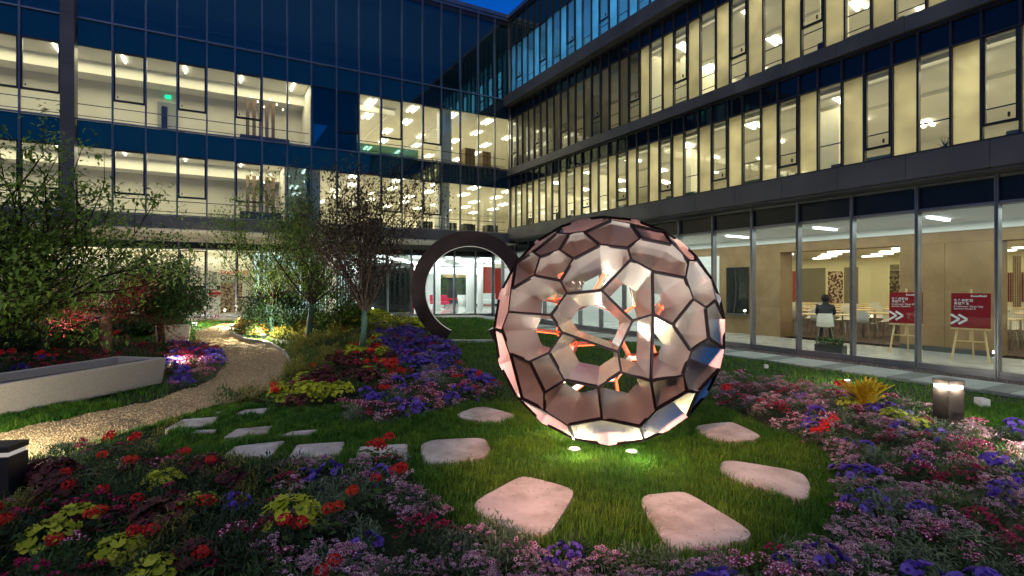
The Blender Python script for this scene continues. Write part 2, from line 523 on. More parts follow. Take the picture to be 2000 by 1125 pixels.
# dark top row interior
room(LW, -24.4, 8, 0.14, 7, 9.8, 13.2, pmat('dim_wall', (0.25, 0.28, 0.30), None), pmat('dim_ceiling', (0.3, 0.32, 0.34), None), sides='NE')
lamp('top_row_fill', 'AREA', (-11, 3, 13.0), 45, (.8, .95, 1), 20, sy=4, parent=LW)  # dim cool fill added so the rails show in the unlit row
r = MB()
for z in (ZC0 + 1.0, ZC0 + .95, ZC0 + .5): r.tube([(-24, .3, z), (-.1, .3, z)], .012, 6)
r.build('handrail', M_ALU, LW)
MB().box(lx_at(318, 0), lx_at(338, 0) , .5, .53, 11.55, 11.72).build('exit_sign', M_EXIT, LW)
MB().box(lx_at(322, 2.4), lx_at(334, 2.4), 2.40, 2.43, 8.55, 8.68).build('exit_sign', M_EXIT, LW)
M_DOORG = pmat('grey_door', (0.30, 0.33, 0.31), None, rough=0.5)
dx = lx_at(308, 2.5)
d = MB().box(dx, dx + .62, 2.44, 2.49, 6.66, 8.4).build('door', M_DOORG, LW)
MB().box(dx + .12, dx + .3, 2.41, 2.438, 7.4, 8.25).build('door_window', M_BLACKP, d)
M_SIGNR = pmat('red_notice', (0.5, 0.03, 0.02), None, rough=.5)
MB().box(dx + .68, dx + .80, 2.46, 2.49, 7.3, 7.45).build('notice', M_SIGNR, LW)
# exhibition racks seen in the two middle bays, box piles in the office
M_TAN = pmat('brown_cabinet', (0.16, 0.10, 0.05), (0.22, 0.15, 0.08), 4, .6)
M_DKG = pmat('dark_grey_furniture', (0.03, 0.035, 0.04), None, rough=.6)
for lvl, zf in enumerate((3.8, 6.66)):
    bx = lx_at(480, 1.5)
    for k in range(5):
        MB().box(bx + k * .22, bx + k * .22 + .12, 1.4, 1.45, zf, zf + 2.0).build('display_stand', M_TAN, LW)
    MB().box(bx - .2, bx + 1.5, 1.2, 1.9, zf, zf + .62).build('cabinet', M_DKG, LW)
    # strings of small spotlights
    for k in range(7):
        MB().box(bx + .15 + .22 * k, bx + .19 + .22 * k, 1.2, 1.24, zf + 2.05 - .16 * (k % 3), zf + 2.1 - .16 * (k % 3)).build('spotlight', M_TUBE, LW)
for (p, w, h) in ((905, .5, 1.0), (940, .4, .95)):
    x = lx_at(p, 1.4); MB().box(x, x + w, 1.2, 1.7, 6.66, 6.66 + h + .25).build('cabinet', M_TAN, LW)
for p in (740, 790, 850, 880, 955):
    x = lx_at(p, 1.0); MB().box(x, x + .5, .9, 1.5, 6.66, 6.66 + .45).build('desk', M_DKG, LW)
for p in (580, 720, 820, 868, 905, 950):
    x = lx_at(p, 1.0); MB().box(x, x + .55, .9, 1.4, 3.8, 3.8 + .62).build('desk', M_DKG, LW)

# ---- left ground floor
pg = [349, 404, 461, 512, 561, 610, 658, 707, 757, 803, 848, 887, 928, 963]
XG = [lx_at(p, GY) for p in pg]
XG[-1] = GX
while XG[0] > -24: XG.insert(0, XG[0] - 1.05)
def base_z(x): return 0.14 + 0.0228 * max(0, 0.5 - x)
XEX = lx_at(658, GY)
for i in range(len(XG) - 1):
    x0, x1 = XG[i] + .03, XG[i + 1] - .03
    zb = base_z(x0)
    MB().box(x0 - .03, x1 + .03, GY - .05, GY + .08, -0.1, zb + .02).build('base_frame', M_ALU, LW)
    MB().box(x0 - .03, x1 + .03, GY - .03, GY + .06, zb + .023, zb + .10).build('base_rail', M_ALU, LW)
    MB().box(x0, x1, GY - .03, GY + .05, 3.0, 3.05).build('transom', M_ALU, LW)
    MB().box(x0, x1, GY, GY + .04, 3.054, 3.29).build('transom_panel', M_BLACKP, LW)
    MB().box(x0 - .028, x1 + .028, GY - .06, GY + .05, 3.295, 3.5).build('fascia_panel', M_SOFF if x1 < XEX - 1 else M_BAND, LW)
    if i in (len(XG) - 12, len(XG) - 14):
        f = MB(); framebox(f, x0, x1, 1.15, 2.98, .05, GY - .03, GY + .05); fo = f.build('window', M_SASH, LW)
        pane('pane', x0 + .051, x1 - .051, 1.22, 2.92, GY + .005, M_GGREEN, fo)
        pane('glass_pane', x0, x1, zb + .10, 1.148, GY + .01, M_GGREEN, LW)
    else:
        pane('glass_pane', x0, x1, zb + .10, 2.999, GY + .01, M_GGREEN, LW)
for x in XG: mull(x, base_z(x) + .1, 3.30, LW, w=.06, y0=GY - .08, y1=GY + .06)
# exhibition part
room(LW, -24.4, XEX, GY + .1, GY + 4.2, 0.42, 3.12, M_WALL, M_CEIL, M_MARBLE, sides='N')
lamp('exhibition_light', 'AREA', ((XEX - 24.4) / 2, GY + 2.0, 3.0), 600, (1, .88, .68), 24.4 + XEX, sy=2.5, parent=LW)
hx0, hx1 = -24.3, lx_at(497, GY + 1.3)
MB().box(hx0, hx1, GY + 1.3, GY + 1.4, .425, 2.75).build('display_wall', pmat('display_wall_paper', (.78, .72, .58), None, rough=.7), LW)
M_BROWN = pmat('sepia_print', (0.10, 0.05, 0.03), (0.50, 0.36, 0.24), 14, .6, contrast=(.42, .58))
M_GREYP = pmat('grey_print', (0.12, 0.11, 0.10), (0.55, 0.52, 0.46), 11, .6, contrast=(.42, .58))
M_DBR = pmat('dark_brown_print', (0.06, 0.03, 0.025), None)
M_WHITE = pmat('white_print', (0.85, 0.83, 0.78), None)
M_REDP = pmat('red_print', (0.55, 0.01, 0.01), None)
M_DKP = pmat('dark_print', (0.05, 0.05, 0.05), None)
YH = GY + 1.3
def hp(px, py):
    x = lx_at(px, YH); Z = wld(x, YH)[1]
    return x, H + (HY - py) / F * Z
def hbox(name, p0, q0, p1, q1, m, d=.02, off=0):
    x0, z1 = hp(p0, q0); x1, z0 = hp(p1, q1)
    o = MB().box(x0, x1, YH - .006 - d - off, YH - .006 - off, max(z0, .43), z1).build(name, m, LW)
    return o
hbox('photo_print', 431, 553, 473, 610, M_BROWN)
hbox('photo_print', 408, 530, 424, 555, M_GREYP)
hbox('photo_print', 362, 520, 392, 540, M_GREYP)
hbox('photo_print', 362, 566, 395, 580, M_GREYP)
hbox('photo_print', 362, 583, 398, 590, M_BROWN)
hbox('timeline_stripe', 340, 558, 430, 566, M_DBR, .012)
hbox('poster', 402, 567, 430, 612, M_WHITE, .012)
def text(s, size, mw, parent, m, name='lettering', ext=0.002, xs=1.0, bold=False):
    cu = bpy.data.curves.new(name, 'FONT'); cu.body = s; cu.size = size; cu.extrude = ext
    if bold: cu.offset = size * .02
    to = bpy.data.objects.new(name, cu)
    dg = bpy.context.evaluated_depsgraph_get()
    col.objects.link(to); dg.update()
    me = bpy.data.meshes.new_from_object(to.evaluated_get(dg))
    bpy.data.objects.remove(to)
    me.materials.clear(); me.materials.append(m)
    o = bpy.data.objects.new(name, me); link(o, parent); o.matrix_local = mw
    if xs != 1: o.matrix_local = mw @ Matrix.Diagonal((xs, 1, 1, 1))
    return o
RX = Matrix.Rotation(math.pi / 2, 4, 'X')
def ltext(s, px, py, size, m, xs=1.0, bold=False):
    x, z = hp(px, py); text(s, size, Matrix.Translation((x, YH - .04, z)) @ RX, LW, m, xs=xs, bold=bold)
ltext('ExxonMobil', 431, 535, .22, M_REDP, .95, True)
ltext('Our History', 430, 546.5, .27, M_BLACKP, .95, True)
for k in range(3): hbox('text_line', 431, 547.6 + k * 1.6, 470, 548.3 + k * 1.6, M_GREYP, .006)
ltext('1880', 405, 565, .17, M_WHITE, 1.0, True)
# round badge with a bar across it
bx, bz = hp(418, 573)
r = MB(); r.tube([(bx + .16 * math.cos(a), YH - .03, bz + .13 * math.sin(a)) for a in np.linspace(0, 2 * math.pi, 25)], .018, 6, cap=False)
r.box(bx - .24, bx + .24, YH - .05, YH - .02, bz - .045, bz + .045); r.build('badge', M_REDP, LW)
# bright slatted screen
sx0, sx1 = lx_at(500, GY + 2.2), lx_at(690, GY + 2.2)
MB().box(sx0, sx1, GY + 3.6, GY + 3.7, .42, 3.1).build('light_wall', emat('lit_screen', (.75, 1, 1), 1.0), LW)
n = 34
for k in range(n):
    x = sx0 + (sx1 - sx0) * k / n
    MB().box(x, x + .05, GY + 2.2, GY + 2.32, .425, 2.6).build('slat', pmat('slat_green', (.12, .22, .22), None), LW)
for p in (532, 558, 572, 590):
    x = lx_at(p, GY + 2); MB().box(x, x + .28, GY + 1.95, GY + 2.05, 1.0, 2.2).build('display_panel', M_DKG, LW)
# lobby part
room(LW, XEX + .02, 9, GY + .1, GY + 18, 0.2, 3.12, M_WALLW, M_WALLW, M_MARBLE, sides='NE')
MB().box(XEX, XEX + .02, GY + .1, GY + 10, .2, 3.1).build('side_wall', M_WALLW, LW)
lamp('lobby_light', 'AREA', (-1.5, GY + 8, 3.0), 430, (.92, 1, .96), 11, sy=14, parent=LW)
for i, y in enumerate(np.arange(GY + 1.5, GY + 15, 1.7)):
    for x in np.arange(XEX + 2.2, 8, 1.9):
        fixture(LW, x + (i % 2) * .8, y, 3.09, 1.0, .10, 0.35, 1, m=M_TUBEW)
for (p0, p1) in ((709, 754), (760, 800)):
    x0, x1 = lx_at(p0, GY + .8), lx_at(p1, GY + .8)
    sc_ = MB().box(x0, x1, GY + .8, GY + .86, .40, 2.55).build('black_screen', M_BLACKP, LW)
MB().box(lx_at(700, GY + 1), lx_at(806, GY + 1), GY + 1.0, GY + 1.1, .2, 2.7).build('screen_wall', M_WALLW, LW)
MB().box(lx_at(804, GY + .9), lx_at(808, GY + .9), GY + .85, GY + .95, .2, 2.65).build('red_edge', M_REDP, LW)
def at_l(px, py, zf=0.2):     # local floor point
    Z = (H - zf) * F / (py - HY); return loc2((px - 1000) / F * Z, Z)
for (p, q, rr) in ((853, 606, .22), (919, 606, .26), (938, 604.5, .17)):
    x, y = at_l(p, q)
    MB().lathe([(rr, 0.2), (rr, 3.1)], (x, y, 0), 24).build('column', M_WALLW, LW, smooth=True)
    MB().lathe([(rr + .25, 3.05), (rr + .25, 3.10)], (x, y, 0), 24).build('column_light', M_TUBEW, LW)
MB().box(lx_at(942, GY + 13), 8, GY + 13, GY + 13.1, .2, 3).build('red_wall', pmat('red_wall', (.5, .03, .02), None), LW)
MB().box(lx_at(862, GY + 15), lx_at(915, GY + 15), GY + 15, GY + 15.1, .2, 2.2).build('dark_wall', M_DKG, LW)
MB().box(lx_at(862, GY + 14.8), lx_at(960, GY + 14.8), GY + 14.7, GY + 14.9, 2.2, 2.45).build('wood_bulkhead', M_WOOD, LW)
MB().box(XEX + .2, 8, GY + 14.0, GY + 14.5, 2.5, 2.95).build('light_cove', M_TUBEW, LW)
def lxy(x, y): return wld(x, y)
x, y = at_l(888, 594)
w = wld(x, y)
t = empty('lobby_bench', (w[0], w[1], .2), ANG, 'red upholstered bench inside the lobby between the two potted plants', 'bench')
MB().box(-.7, .7, -.25, .25, .32, .46).build('seat', pmat('red_fabric', (.6, .02, .03), None), t)
for sx in (-.6, .6): MB().box(sx - .03, sx + .03, -.2, .2, 0, .318).build('leg', M_DKG, t)
t = None
for (p, q, lab) in ((850, 600, 'pink lounge chair at the left of the lobby'), (868, 601, 'red lounge chair on the polished lobby floor left of the bench')):
    x, y = at_l(p, q); w = wld(x, y)
    t = empty('lounge_chair', (w[0], w[1], .2), ANG, lab, 'chair')
    mm = pmat('red_fabric2', (.55, .02, .08), None)
    MB().box(-.28, .28, -.25, .25, .2, .42).build('seat', mm, t, bevel=.05)
    MB().box(-.28, .28, .2, .3, .42, .8).build('backrest', mm, t, bevel=.04)
    MB().lathe([(.2, 0), (.03, .03), (.03, .198)], (0, 0, 0), 10).build('leg', M_ALU, t)
x, y = at_l(952, 597); w = wld(x, y)
t = empty('reception_sofa', (w[0], w[1], .2), ANG, 'white sofa in front of the red lobby wall', 'sofa')
MB().box(-.8, .8, -.35, .3, .12, .42).build('seat', M_WALLW, t, bevel=.04)
MB().box(-.8, .8, .302, .45, .12, .85).build('backrest', M_WALLW, t, bevel=.04)
for sx in (-.7, .7): MB().box(sx - .03, sx + .03, -.3, .4, 0, .118).build('leg', M_DKG, t)

# ================================================================== RIGHT WING (local: facade x = 0, along y < 0)
YEND = -24.0
def seqR(px, first, wA=.518, wB=.445):
    """mullion positions; first = kind of the bay just beyond the anchor"""
    y = ly_at(px, 0); out_ = []
    k = first; yy = y
    while yy < -0.35:
        w = wA if k == 'c' else wB
        out_.append((yy, min(yy + w, 0.0), k)); yy += w; k = 'f' if k == 'c' else 'c'
    k = 'f' if first == 'c' else 'c'; yy = y
    while yy > YEND:
        w = wA if k == 'c' else wB
        out_.append((yy - w, yy, k)); yy -= w; k = 'f' if k == 'c' else 'c'
    return sorted(out_)
M_GL4 = glass('blue_top_glass', (0.45, 0.72, 0.95), 0.10, (.7, .9, 1))
M_GL4F = glass('blue_top_frosted', (0.5, 0.75, 0.95), 0.06, (.7, .9, 1), frost=.8, fcol=(.35, .75, 1.0))
rows = [(4.22, 6.02, 6.50, 1994, 'c'), (6.88, 9.07, 9.60, 1810, 'c'), (10.12, 12.3, 13.5, 1800, 'f')]
for ri, (z0, z1, z2, anc, fk) in enumerate(rows):
    seq = seqR(anc, fk)
    cnt = 0
    for (y0, y1, k) in seq:
        a, c = y0 + .022, y1 - .022
        MB().box(0.02, .03, a, c, z1, z2 - .02).build('spandrel_panel', M_SPANR if ri < 2 else M_SPAN, RW)
        if ri == 2: gm = M_GL4 if k == 'c' else M_GL4F
        else: gm = M_GCLEAR if k == 'c' else M_GFROST
        if k == 'c': cnt += 1
        if k == 'c' and cnt % 2 == (0 if ri == 0 else 1):
            zr = z0 + (.22 if ri == 0 else .62)
            f = MB(); framebox(f, a, c, zr, z1 - .01, .035, -.03, .03, 'y'); fo = f.build('window', M_SASH, RW)
            pane('pane', a + .036, c - .036, zr + .047, z1 - .046, .008, gm, fo, 'y')
            MB().box(-.06, -.032, a + .1, a + .13, zr + .08, zr + .16).build('handle', M_SASH, fo)
            pane('glass_pane', a, c, z0, zr - .002, .02, gm, RW, 'y')
        else:
            pane('glass_pane' if k == 'c' else 'frosted_pane', a, c, z0, z1, .02, gm, RW, 'y')
        b = MB(); b.box(-.035, .05, y1 - .020, y1 + .020, z0, z2); b.build('mullion', M_ALUD, RW)
    for z, h in ((z0 - .04, .04), (z1 - .02, .03), (z2 - .02, .04)):
        MB().box(-.05, 0.018, YEND, 0, z, z + h).build('transom', M_ALUD, RW)
# grey bands between the storeys
for (z0, z1, dpt, step) in ((3.71, 4.18, .10, 1.28), (6.54, 6.84, .14, 1.28), (9.64, 10.08, .32, 1.28)):
    y = ly_at(1938, 0)
    while y > YEND - 1.3: y -= step
    while y < 0:
        MB().box(-dpt, .10, max(y + .004, YEND - .5), min(y + step - .004, 0.0), z0, z1).build('cladding_panel', M_BAND, RW)
        y += step
    MB().box(.0, .14, YEND, 0.0, z0 + .01, z1 - .01).build('band_backing', M_SASH, RW)
MB().box(-.12, .5, YEND, .3, 13.62, 13.78).build('roof_coping', M_ALU, RW)
MB().box(0, 9, YEND, 0.3, 13.5, 13.6).build('roof', M_ALUD, RW)
MB().box(-.04, GX + .1, YEND, 0, 3.66, 3.705).build('soffit', M_BAND, RW)
# upper rooms
for ri, (zf, zc) in enumerate(((3.95, 6.1), (6.7, 9.15), (9.9, 12.5))):
    dep = 7.5
    room(RW, 0.15, dep, YEND, -.12, zf, zc, M_WALL, M_CEIL, sides='NSE')
    if ri < 2:
        ysplit = ly_at(1245, 0)
        fa = math.radians(12)
        for i, x in enumerate(np.arange(1.2, 7, 2.0)):
            for j, y in enumerate(np.arange(YEND + .5, -.3, 2.4)):
                if ri == 1 and y > ysplit: continue
                fixture(RW, x, y + (i % 2) * .7, zc - .03, .75, .075, fa, 2, .2)
        MB().box(.45, .62, YEND, -.12, zc - .16, zc - .003).build('curtain_box', M_CEIL, RW)
        MB().box(2.6, 2.75, YEND, -.12, zc - .10, zc - .003).build('ceiling_beam', M_CEIL, RW)
        y1 = -.2 if ri == 0 else ysplit
        L = y1 - YEND
        lamp('office_light', 'AREA', (2.5, YEND + L / 2, zc - .09), PW * L * 5 * .9, WARM, 4.4, sy=L, parent=RW)
        if ri == 1:
            MB().box(.15, dep, ysplit, ysplit + .08, zf, zc).build('partition', M_WALL, RW)
            lamp('office_light', 'AREA', (4.5, ysplit / 2, 7.7), 40, WARM, 2, sy=8, parent=RW)
    else:
        lamp('office_light', 'AREA', (3.0, YEND / 2, zc - .1), 420, (.45, .8, 1.0), 4, sy=22, parent=RW)
    r = MB(); z0 = rows[ri][0]
    r.tube([(.16, YEND, z0 + .55), (.16, -.15, z0 + .55)], .013, 6)
    if ri: r.tube([(.16, YEND, z0 + .2), (.16, -.15, z0 + .2)], .011, 6)
    r.build('handrail', M_SASH, RW)
    # monitors, boxes and potted plants near the glass
    if ri < 2:
        rr = random.Random(77 + ri)
        for y in np.arange(-19, -1, 1.1):
            k = rr.choice(('monitor', 'box', 'plant', None, None))
            yy = y + rr.uniform(0, .6); zz = rows[ri][0] - .05
            if k == 'monitor':
                MB().box(.42, .45, yy, yy + .42, zz + .12, zz + .40).build('monitor', M_DKG, RW); MB().box(.43, .5, yy + .18, yy + .24, zz - .1, zz + .118).build('monitor_stand', M_DKG, RW)
            elif k == 'box': MB().box(.3, .55, yy, yy + .3, zz - .02, zz + rr.uniform(.15, .3)).build('box', rr.choice((M_TAN, M_GREYP, M_BAND)), RW)
            elif k == 'plant':
                MB().lathe([(.05, 0), (.08, .14)], (.4, yy, zz), 8).build('pot', M_BAND, RW)
                b = MB()
                for q in range(14):
                    an = rr.uniform(0, 6.28); e = rr.uniform(.05, .16); hh = rr.uniform(.2, .42)
                    b.add([(.4, yy - .01, zz + .13), (.4, yy + .01, zz + .13), (.4 + e * math.cos(an), yy + e * math.sin(an), zz + hh)], [(0, 1, 2)])
                b.build('leaf', pmat('office_plant', (.02, .06, .015), None), RW)
    # low cabinets along the glass
    if ri < 2:
        for y in np.arange(YEND + .4, -1.5, 2.7):
            MB().box(.5, .9, y, y + 1.1, zf, zf + .45).build('cabinet', M_GREYP if False else pmat('teal_cabinet', (.16, .24, .22), None), RW)
        for y in np.arange(YEND + 1.2, -1.5, 4.6):
            MB().box(1.6, 2.05, y, y + .45, zf, zc).build('column', M_WALL, RW)
# ---- right ground floor
YG = []
k = -5
for k in range(-12, 11):
    xx = 1 / (.0010163 + .0000733 * k) + 410
    YG.append(ly_at(xx, GX))
YG = sorted([y for y in YG if y < GY - .6]) + [GY]
FZ = 0.10
for i in range(len(YG) - 1):
    y0, y1 = YG[i] + .03, YG[i + 1] - .03
    zb = float(gh(*wld(GX, y1)[:2]))
    f = MB().box(GX - .06, GX + .10, y0 - .026, y1 + .026, -.1, zb + .07); f.build('base_frame', M_ALU, RW)
    MB().box(GX - .045, GX + .08, y0 - .026, y1 + .026, zb + .073, zb + .15).build('base_rail', M_ALU, RW)
    MB().box(GX - .04, GX + .05, y0, y1, 3.13, 3.18).build('transom', M_ALU, RW)
    MB().box(GX + .01, GX + .04, y0, y1, 3.184, 3.60).build('transom_panel', M_BLACKP, RW)
    MB().box(GX - .04, GX + .05, y0, y1, 3.604, 3.65).build('transom', M_ALU, RW)
    pane('glass_pane', y0, y1, zb + .15, 3.128, GX + .01, M_GGREEN, RW, 'y')
for y in YG:
    b = MB(); b.box(GX - .07, GX + .09, y - .03, y - .006, 0, 3.655); b.box(GX - .07, GX + .09, y + .006, y + .03, 0, 3.655); b.box(GX - .04, GX + .09, y - .006, y + .006, 0, 3.655)
    b.build('mullion', M_ALU, RW)
XW = (17.26 - 13.5) * .871 + .0      # oak wall plane
def yw(p): return ly_at(p, XW)
MB().box(GX + .12, XW, YEND, GY, FZ - .1, FZ).build('corridor_floor', M_MARBLE, RW)
MB().box(GX + .12, XW + .02, YEND, GY + .3, 3.12, 3.2).build('ceiling', M_WALLW, RW)
lamp('corridor_light', 'AREA', ((GX + XW) / 2, YEND / 2 + .5, 3.08), 230, (.94, 1, .93), XW - GX - .5, sy=23, parent=RW)
for p in (1440, 1612, 1833, 2160):
    y = ly_at(p, GX + 1.3)
    fixture(RW, GX + 1.3, y, 3.10, 1.0, .08, 0.05, 1, m=M_TUBEW)
# oak wall with two openings
segs = [(1757, 1946), (1405, 1524)]
ops = []
M_OAKJ = M_WOOD
for (p0, p1) in segs:
    ya, yb = sorted((yw(p0), yw(p1)))
    n = max(1, round((yb - ya) / 1.2)); st = (yb - ya) / n
    for i in range(n):
        MB().box(XW, XW + .6, ya + i * st + .003, ya + (i + 1) * st - .003, FZ, 2.66).build('oak_panel', M_WOOD, RW)
ya, yb = sorted((yw(1300), yw(1405)))
MB().box(XW, XW + .6, yb + .004 - (yb - yw(1405)), min(yw(1405) + 9, GY + 6), FZ, 2.66).build('white_wall', M_WALLW, RW)
MB().box(XW, XW + .6, YEND, 8, 2.664, 2.93).build('oak_lintel', M_WOOD, RW)
MB().box(XW - .02, XW + .6, YEND, 8, 2.934, 3.118).build('ceiling_slot', M_WALLW, RW)
ya, yb = sorted((yw(1757), yw(1946)))
MB().box(XW - .02, XW - .003, ya, yb, FZ, FZ + .12).build('skirting', M_BAND, RW)
# blackboard
ya, yb = sorted((yw(1420), yw(1463)))
MB().box(XW - .04, XW - .003, ya, yb, .75, 2.25).build('blackboard', M_BLACKP, RW)
MB().box(XW - .10, XW - .043, ya, yb, .68, .745).build('board_tray', M_BAND, RW)
# dining hall behind
XD = XW + .6
MB().box(XD, XD + 13, YEND - 14, 6, FZ - .1, FZ).build('hall_floor', M_CARPET, RW)
MB().box(XD, XD + 13, YEND - 14, 6, 3.0, 3.1).build('ceiling', M_CEIL, RW)
MB().box(XD + 12, XD + 12.1, YEND - 14, 6, FZ, 3.0).build('back_wall', pmat('yellow_wall', (.75, .68, .40), None), RW)
lamp('hall_light', 'AREA', (XD + 6, -11, 2.9), 430, (1, .86, .58), 11, sy=24, parent=RW)
for i, x in enumerate(np.arange(XD + 1, XD + 11.5, 1.6)):
    for j, y in enumerate(np.arange(-24, 0, 2.3)):
        fixture(RW, x, y + (i % 2) * 1.1, 2.97, .8, .14, math.pi / 2, 1)
# patterned panels and bead screens
M_FLORAL = pmat('floral_pattern', (.55, .45, .30), (.10, .03, .02), 9, .7, contrast=(.48, .52), detail=1)
def hallbox(name, p0, p1, q0, q1, c, m, th=.06, parent=RW):
    ya, yb = sorted((ly_at(p0, c), ly_at(p1, c))); 
    Z = wld(c, (ya + yb) / 2)[1]
    return MB().box(c, c + th, ya, yb, max(FZ, H + (HY - q1) / F * Z), H + (HY - q0) / F * Z).build(name, m, parent)
hallbox('patterned_panel', 1617, 1645, 530, 592, XD + 9, M_FLORAL)
hallbox('patterned_panel', 1737, 1757, 530, 592, XD + 8.5, M_FLORAL)
hallbox('red_wall_panel', 1540, 1556, 530, 590, XD + 9, pmat('dark_red', (.3, .02, .02), None))
hallbox('red_wall_panel', 1950, 2040, 532, 590, XD + 9, pmat('dark_maroon', (.14, .02, .02), None))
hallbox('brown_column', 1978, 1988, 500, 600, XD + 8.5, M_TAN, .3)
M_BEAD = pmat('black_bead', (.02, .015, .012), None, rough=.4)
M_BEADW = pmat('pale_bead', (.6, .5, .36), None, rough=.4)
def beads(p0, p1, c, z0, z1, m, n, rows_, s=.018):
    ya, yb = sorted((ly_at(p0, c), ly_at(p1, c)))
    b = MB()
    for i in range(n):
        y = ya + (yb - ya) * (i + .5) / n
        for j in range(rows_):
            z = z0 + (z1 - z0) * (j + .5) / rows_
            b.box(c, c + s, y - s / 2, y + s / 2, z - s / 2, z + s / 2)
        b.box(c + s * .4, c + s * .6, y - .002, y + .002, z0, z1)
    b.build('bead_curtain', m, RW, kind='stuff')
beads(1566, 1612, XD + 7.5, .9, 2.4, M_BEAD, 24, 34, .03)
beads(1648, 1676, XD + 7.5, .9, 2.4, M_BEAD, 14, 34, .03)
beads(1738, 1756, XD + 5.5, .9, 2.4, M_BEAD, 10, 34, .028)
beads(1536, 1562, XD + .9, .5, 2.6, M_BEADW, 8, 46, .014)
beads(1700, 1735, XD + 2.2, .4, 2.6, M_BEADW, 12, 46, .014)
beads(1948, 2010, XD + .7, .4, 2.6, M_BEADW, 14, 52, .014)
def at_r(px, py, zf=FZ):
    Z = (H - zf) * F / (py - HY); return loc2((px - 1000) / F * Z, Z)
# chairs and tables
M_SHELL = pmat('white_shell', (.80, .78, .68), None, rough=.4)
M_STEEL = pmat('steel_leg', (.35, .34, .32), None, rough=.3, metal=.8)
def make_chair(lab, group):
    t = empty('dining_chair', (0, 0, FZ), 0, lab, 'chair', group)
    b = MB()
    vs = []; n = 6
    prof = [(-.20, .45), (-.10, .435), (.06, .43), (.17, .46), (.21, .60), (.23, .80)]
    for i, (yy, zz) in enumerate(prof):
        w = .21 if i < 4 else .20 - .03 * (i - 4)
        for sx in (-1, -.5, .5, 1):
            vs.append((w * sx, yy - (.03 if abs(sx) == 1 and i > 3 else 0), zz + (.02 if abs(sx) == 1 and i < 4 else 0)))
    m_ = len(vs)
    vs += [(v[0], v[1] + (.012 if v[2] > .5 else 0), v[2] - (.014 if v[2] < .5 else 0)) for v in vs]
    fs = []
    for i in range(5):
        for k in range(3):
            q = (i * 4 + k, i * 4 + k + 1, i * 4 + k + 5, i * 4 + k + 4)
            fs.append(q); fs.append(tuple(reversed([a + m_ for a in q])))
    b.add(vs, fs); b.build('shell', M_SHELL, t, smooth=True)
    for sx in (-1, 1):
        for sy in (-1, 1):
            MB().tube([(sx * .13, sy * .1, .43), (sx * .21, sy * .19, 0)], .011, 5).build('leg', M_STEEL, t)
    return t
def copy_tree(o, parent=None):
    c = o.copy(); col.objects.link(c)
    if parent is not None: c.parent = parent
    for ch in list(o.children): copy_tree(ch, c)
    return c
def make_table(lab, group):
    t = empty('dining_table', (0, 0, FZ), 0, lab, 'table', group)
    MB().box(-.75, .75, -.38, .38, .71, .74).build('tabletop', M_PINE, t)
    for sx in (-1, 1):
        for sy in (-1, 1): MB().box(sx * .68 - .02, sx * .68 + .02, sy * .32 - .02, sy * .32 + .02, 0, .708).build('leg', M_STEEL, t)
    return t
chair0 = make_chair('white shell chair at a dining table inside the glazed hall', 'white chairs in the dining hall')
table0 = make_table('pale wood dining table in the rows inside the glazed hall', 'tables in the dining hall')
firstc = firstt = True
for ti, (x, y) in enumerate([(XD + 1.6 + 1.9 * i + .35 * (j % 2), -23.6 + 2.15 * j) for i in range(5) for j in range(9)]):
    t = table0 if firstt else copy_tree(table0); firstt = False
    w = wld(x, y); t.location = (w[0], w[1], FZ); t.rotation_euler = (0, 0, ANG + math.pi / 2)
    for (dx_, dy_, rz) in ((.62, .45, -math.pi / 2), (.62, -.45, -math.pi / 2), (-.62, .45, math.pi / 2), (-.62, -.45, math.pi / 2)):
        cc = chair0 if firstc else copy_tree(chair0); firstc = False
        w = wld(x + dx_ + random.uniform(-.05, .05), y + dy_ + random.uniform(-.06, .06))
        cc.location = (w[0], w[1], FZ); cc.rotation_euler = (0, 0, ANG + rz + random.uniform(-.2, .2))
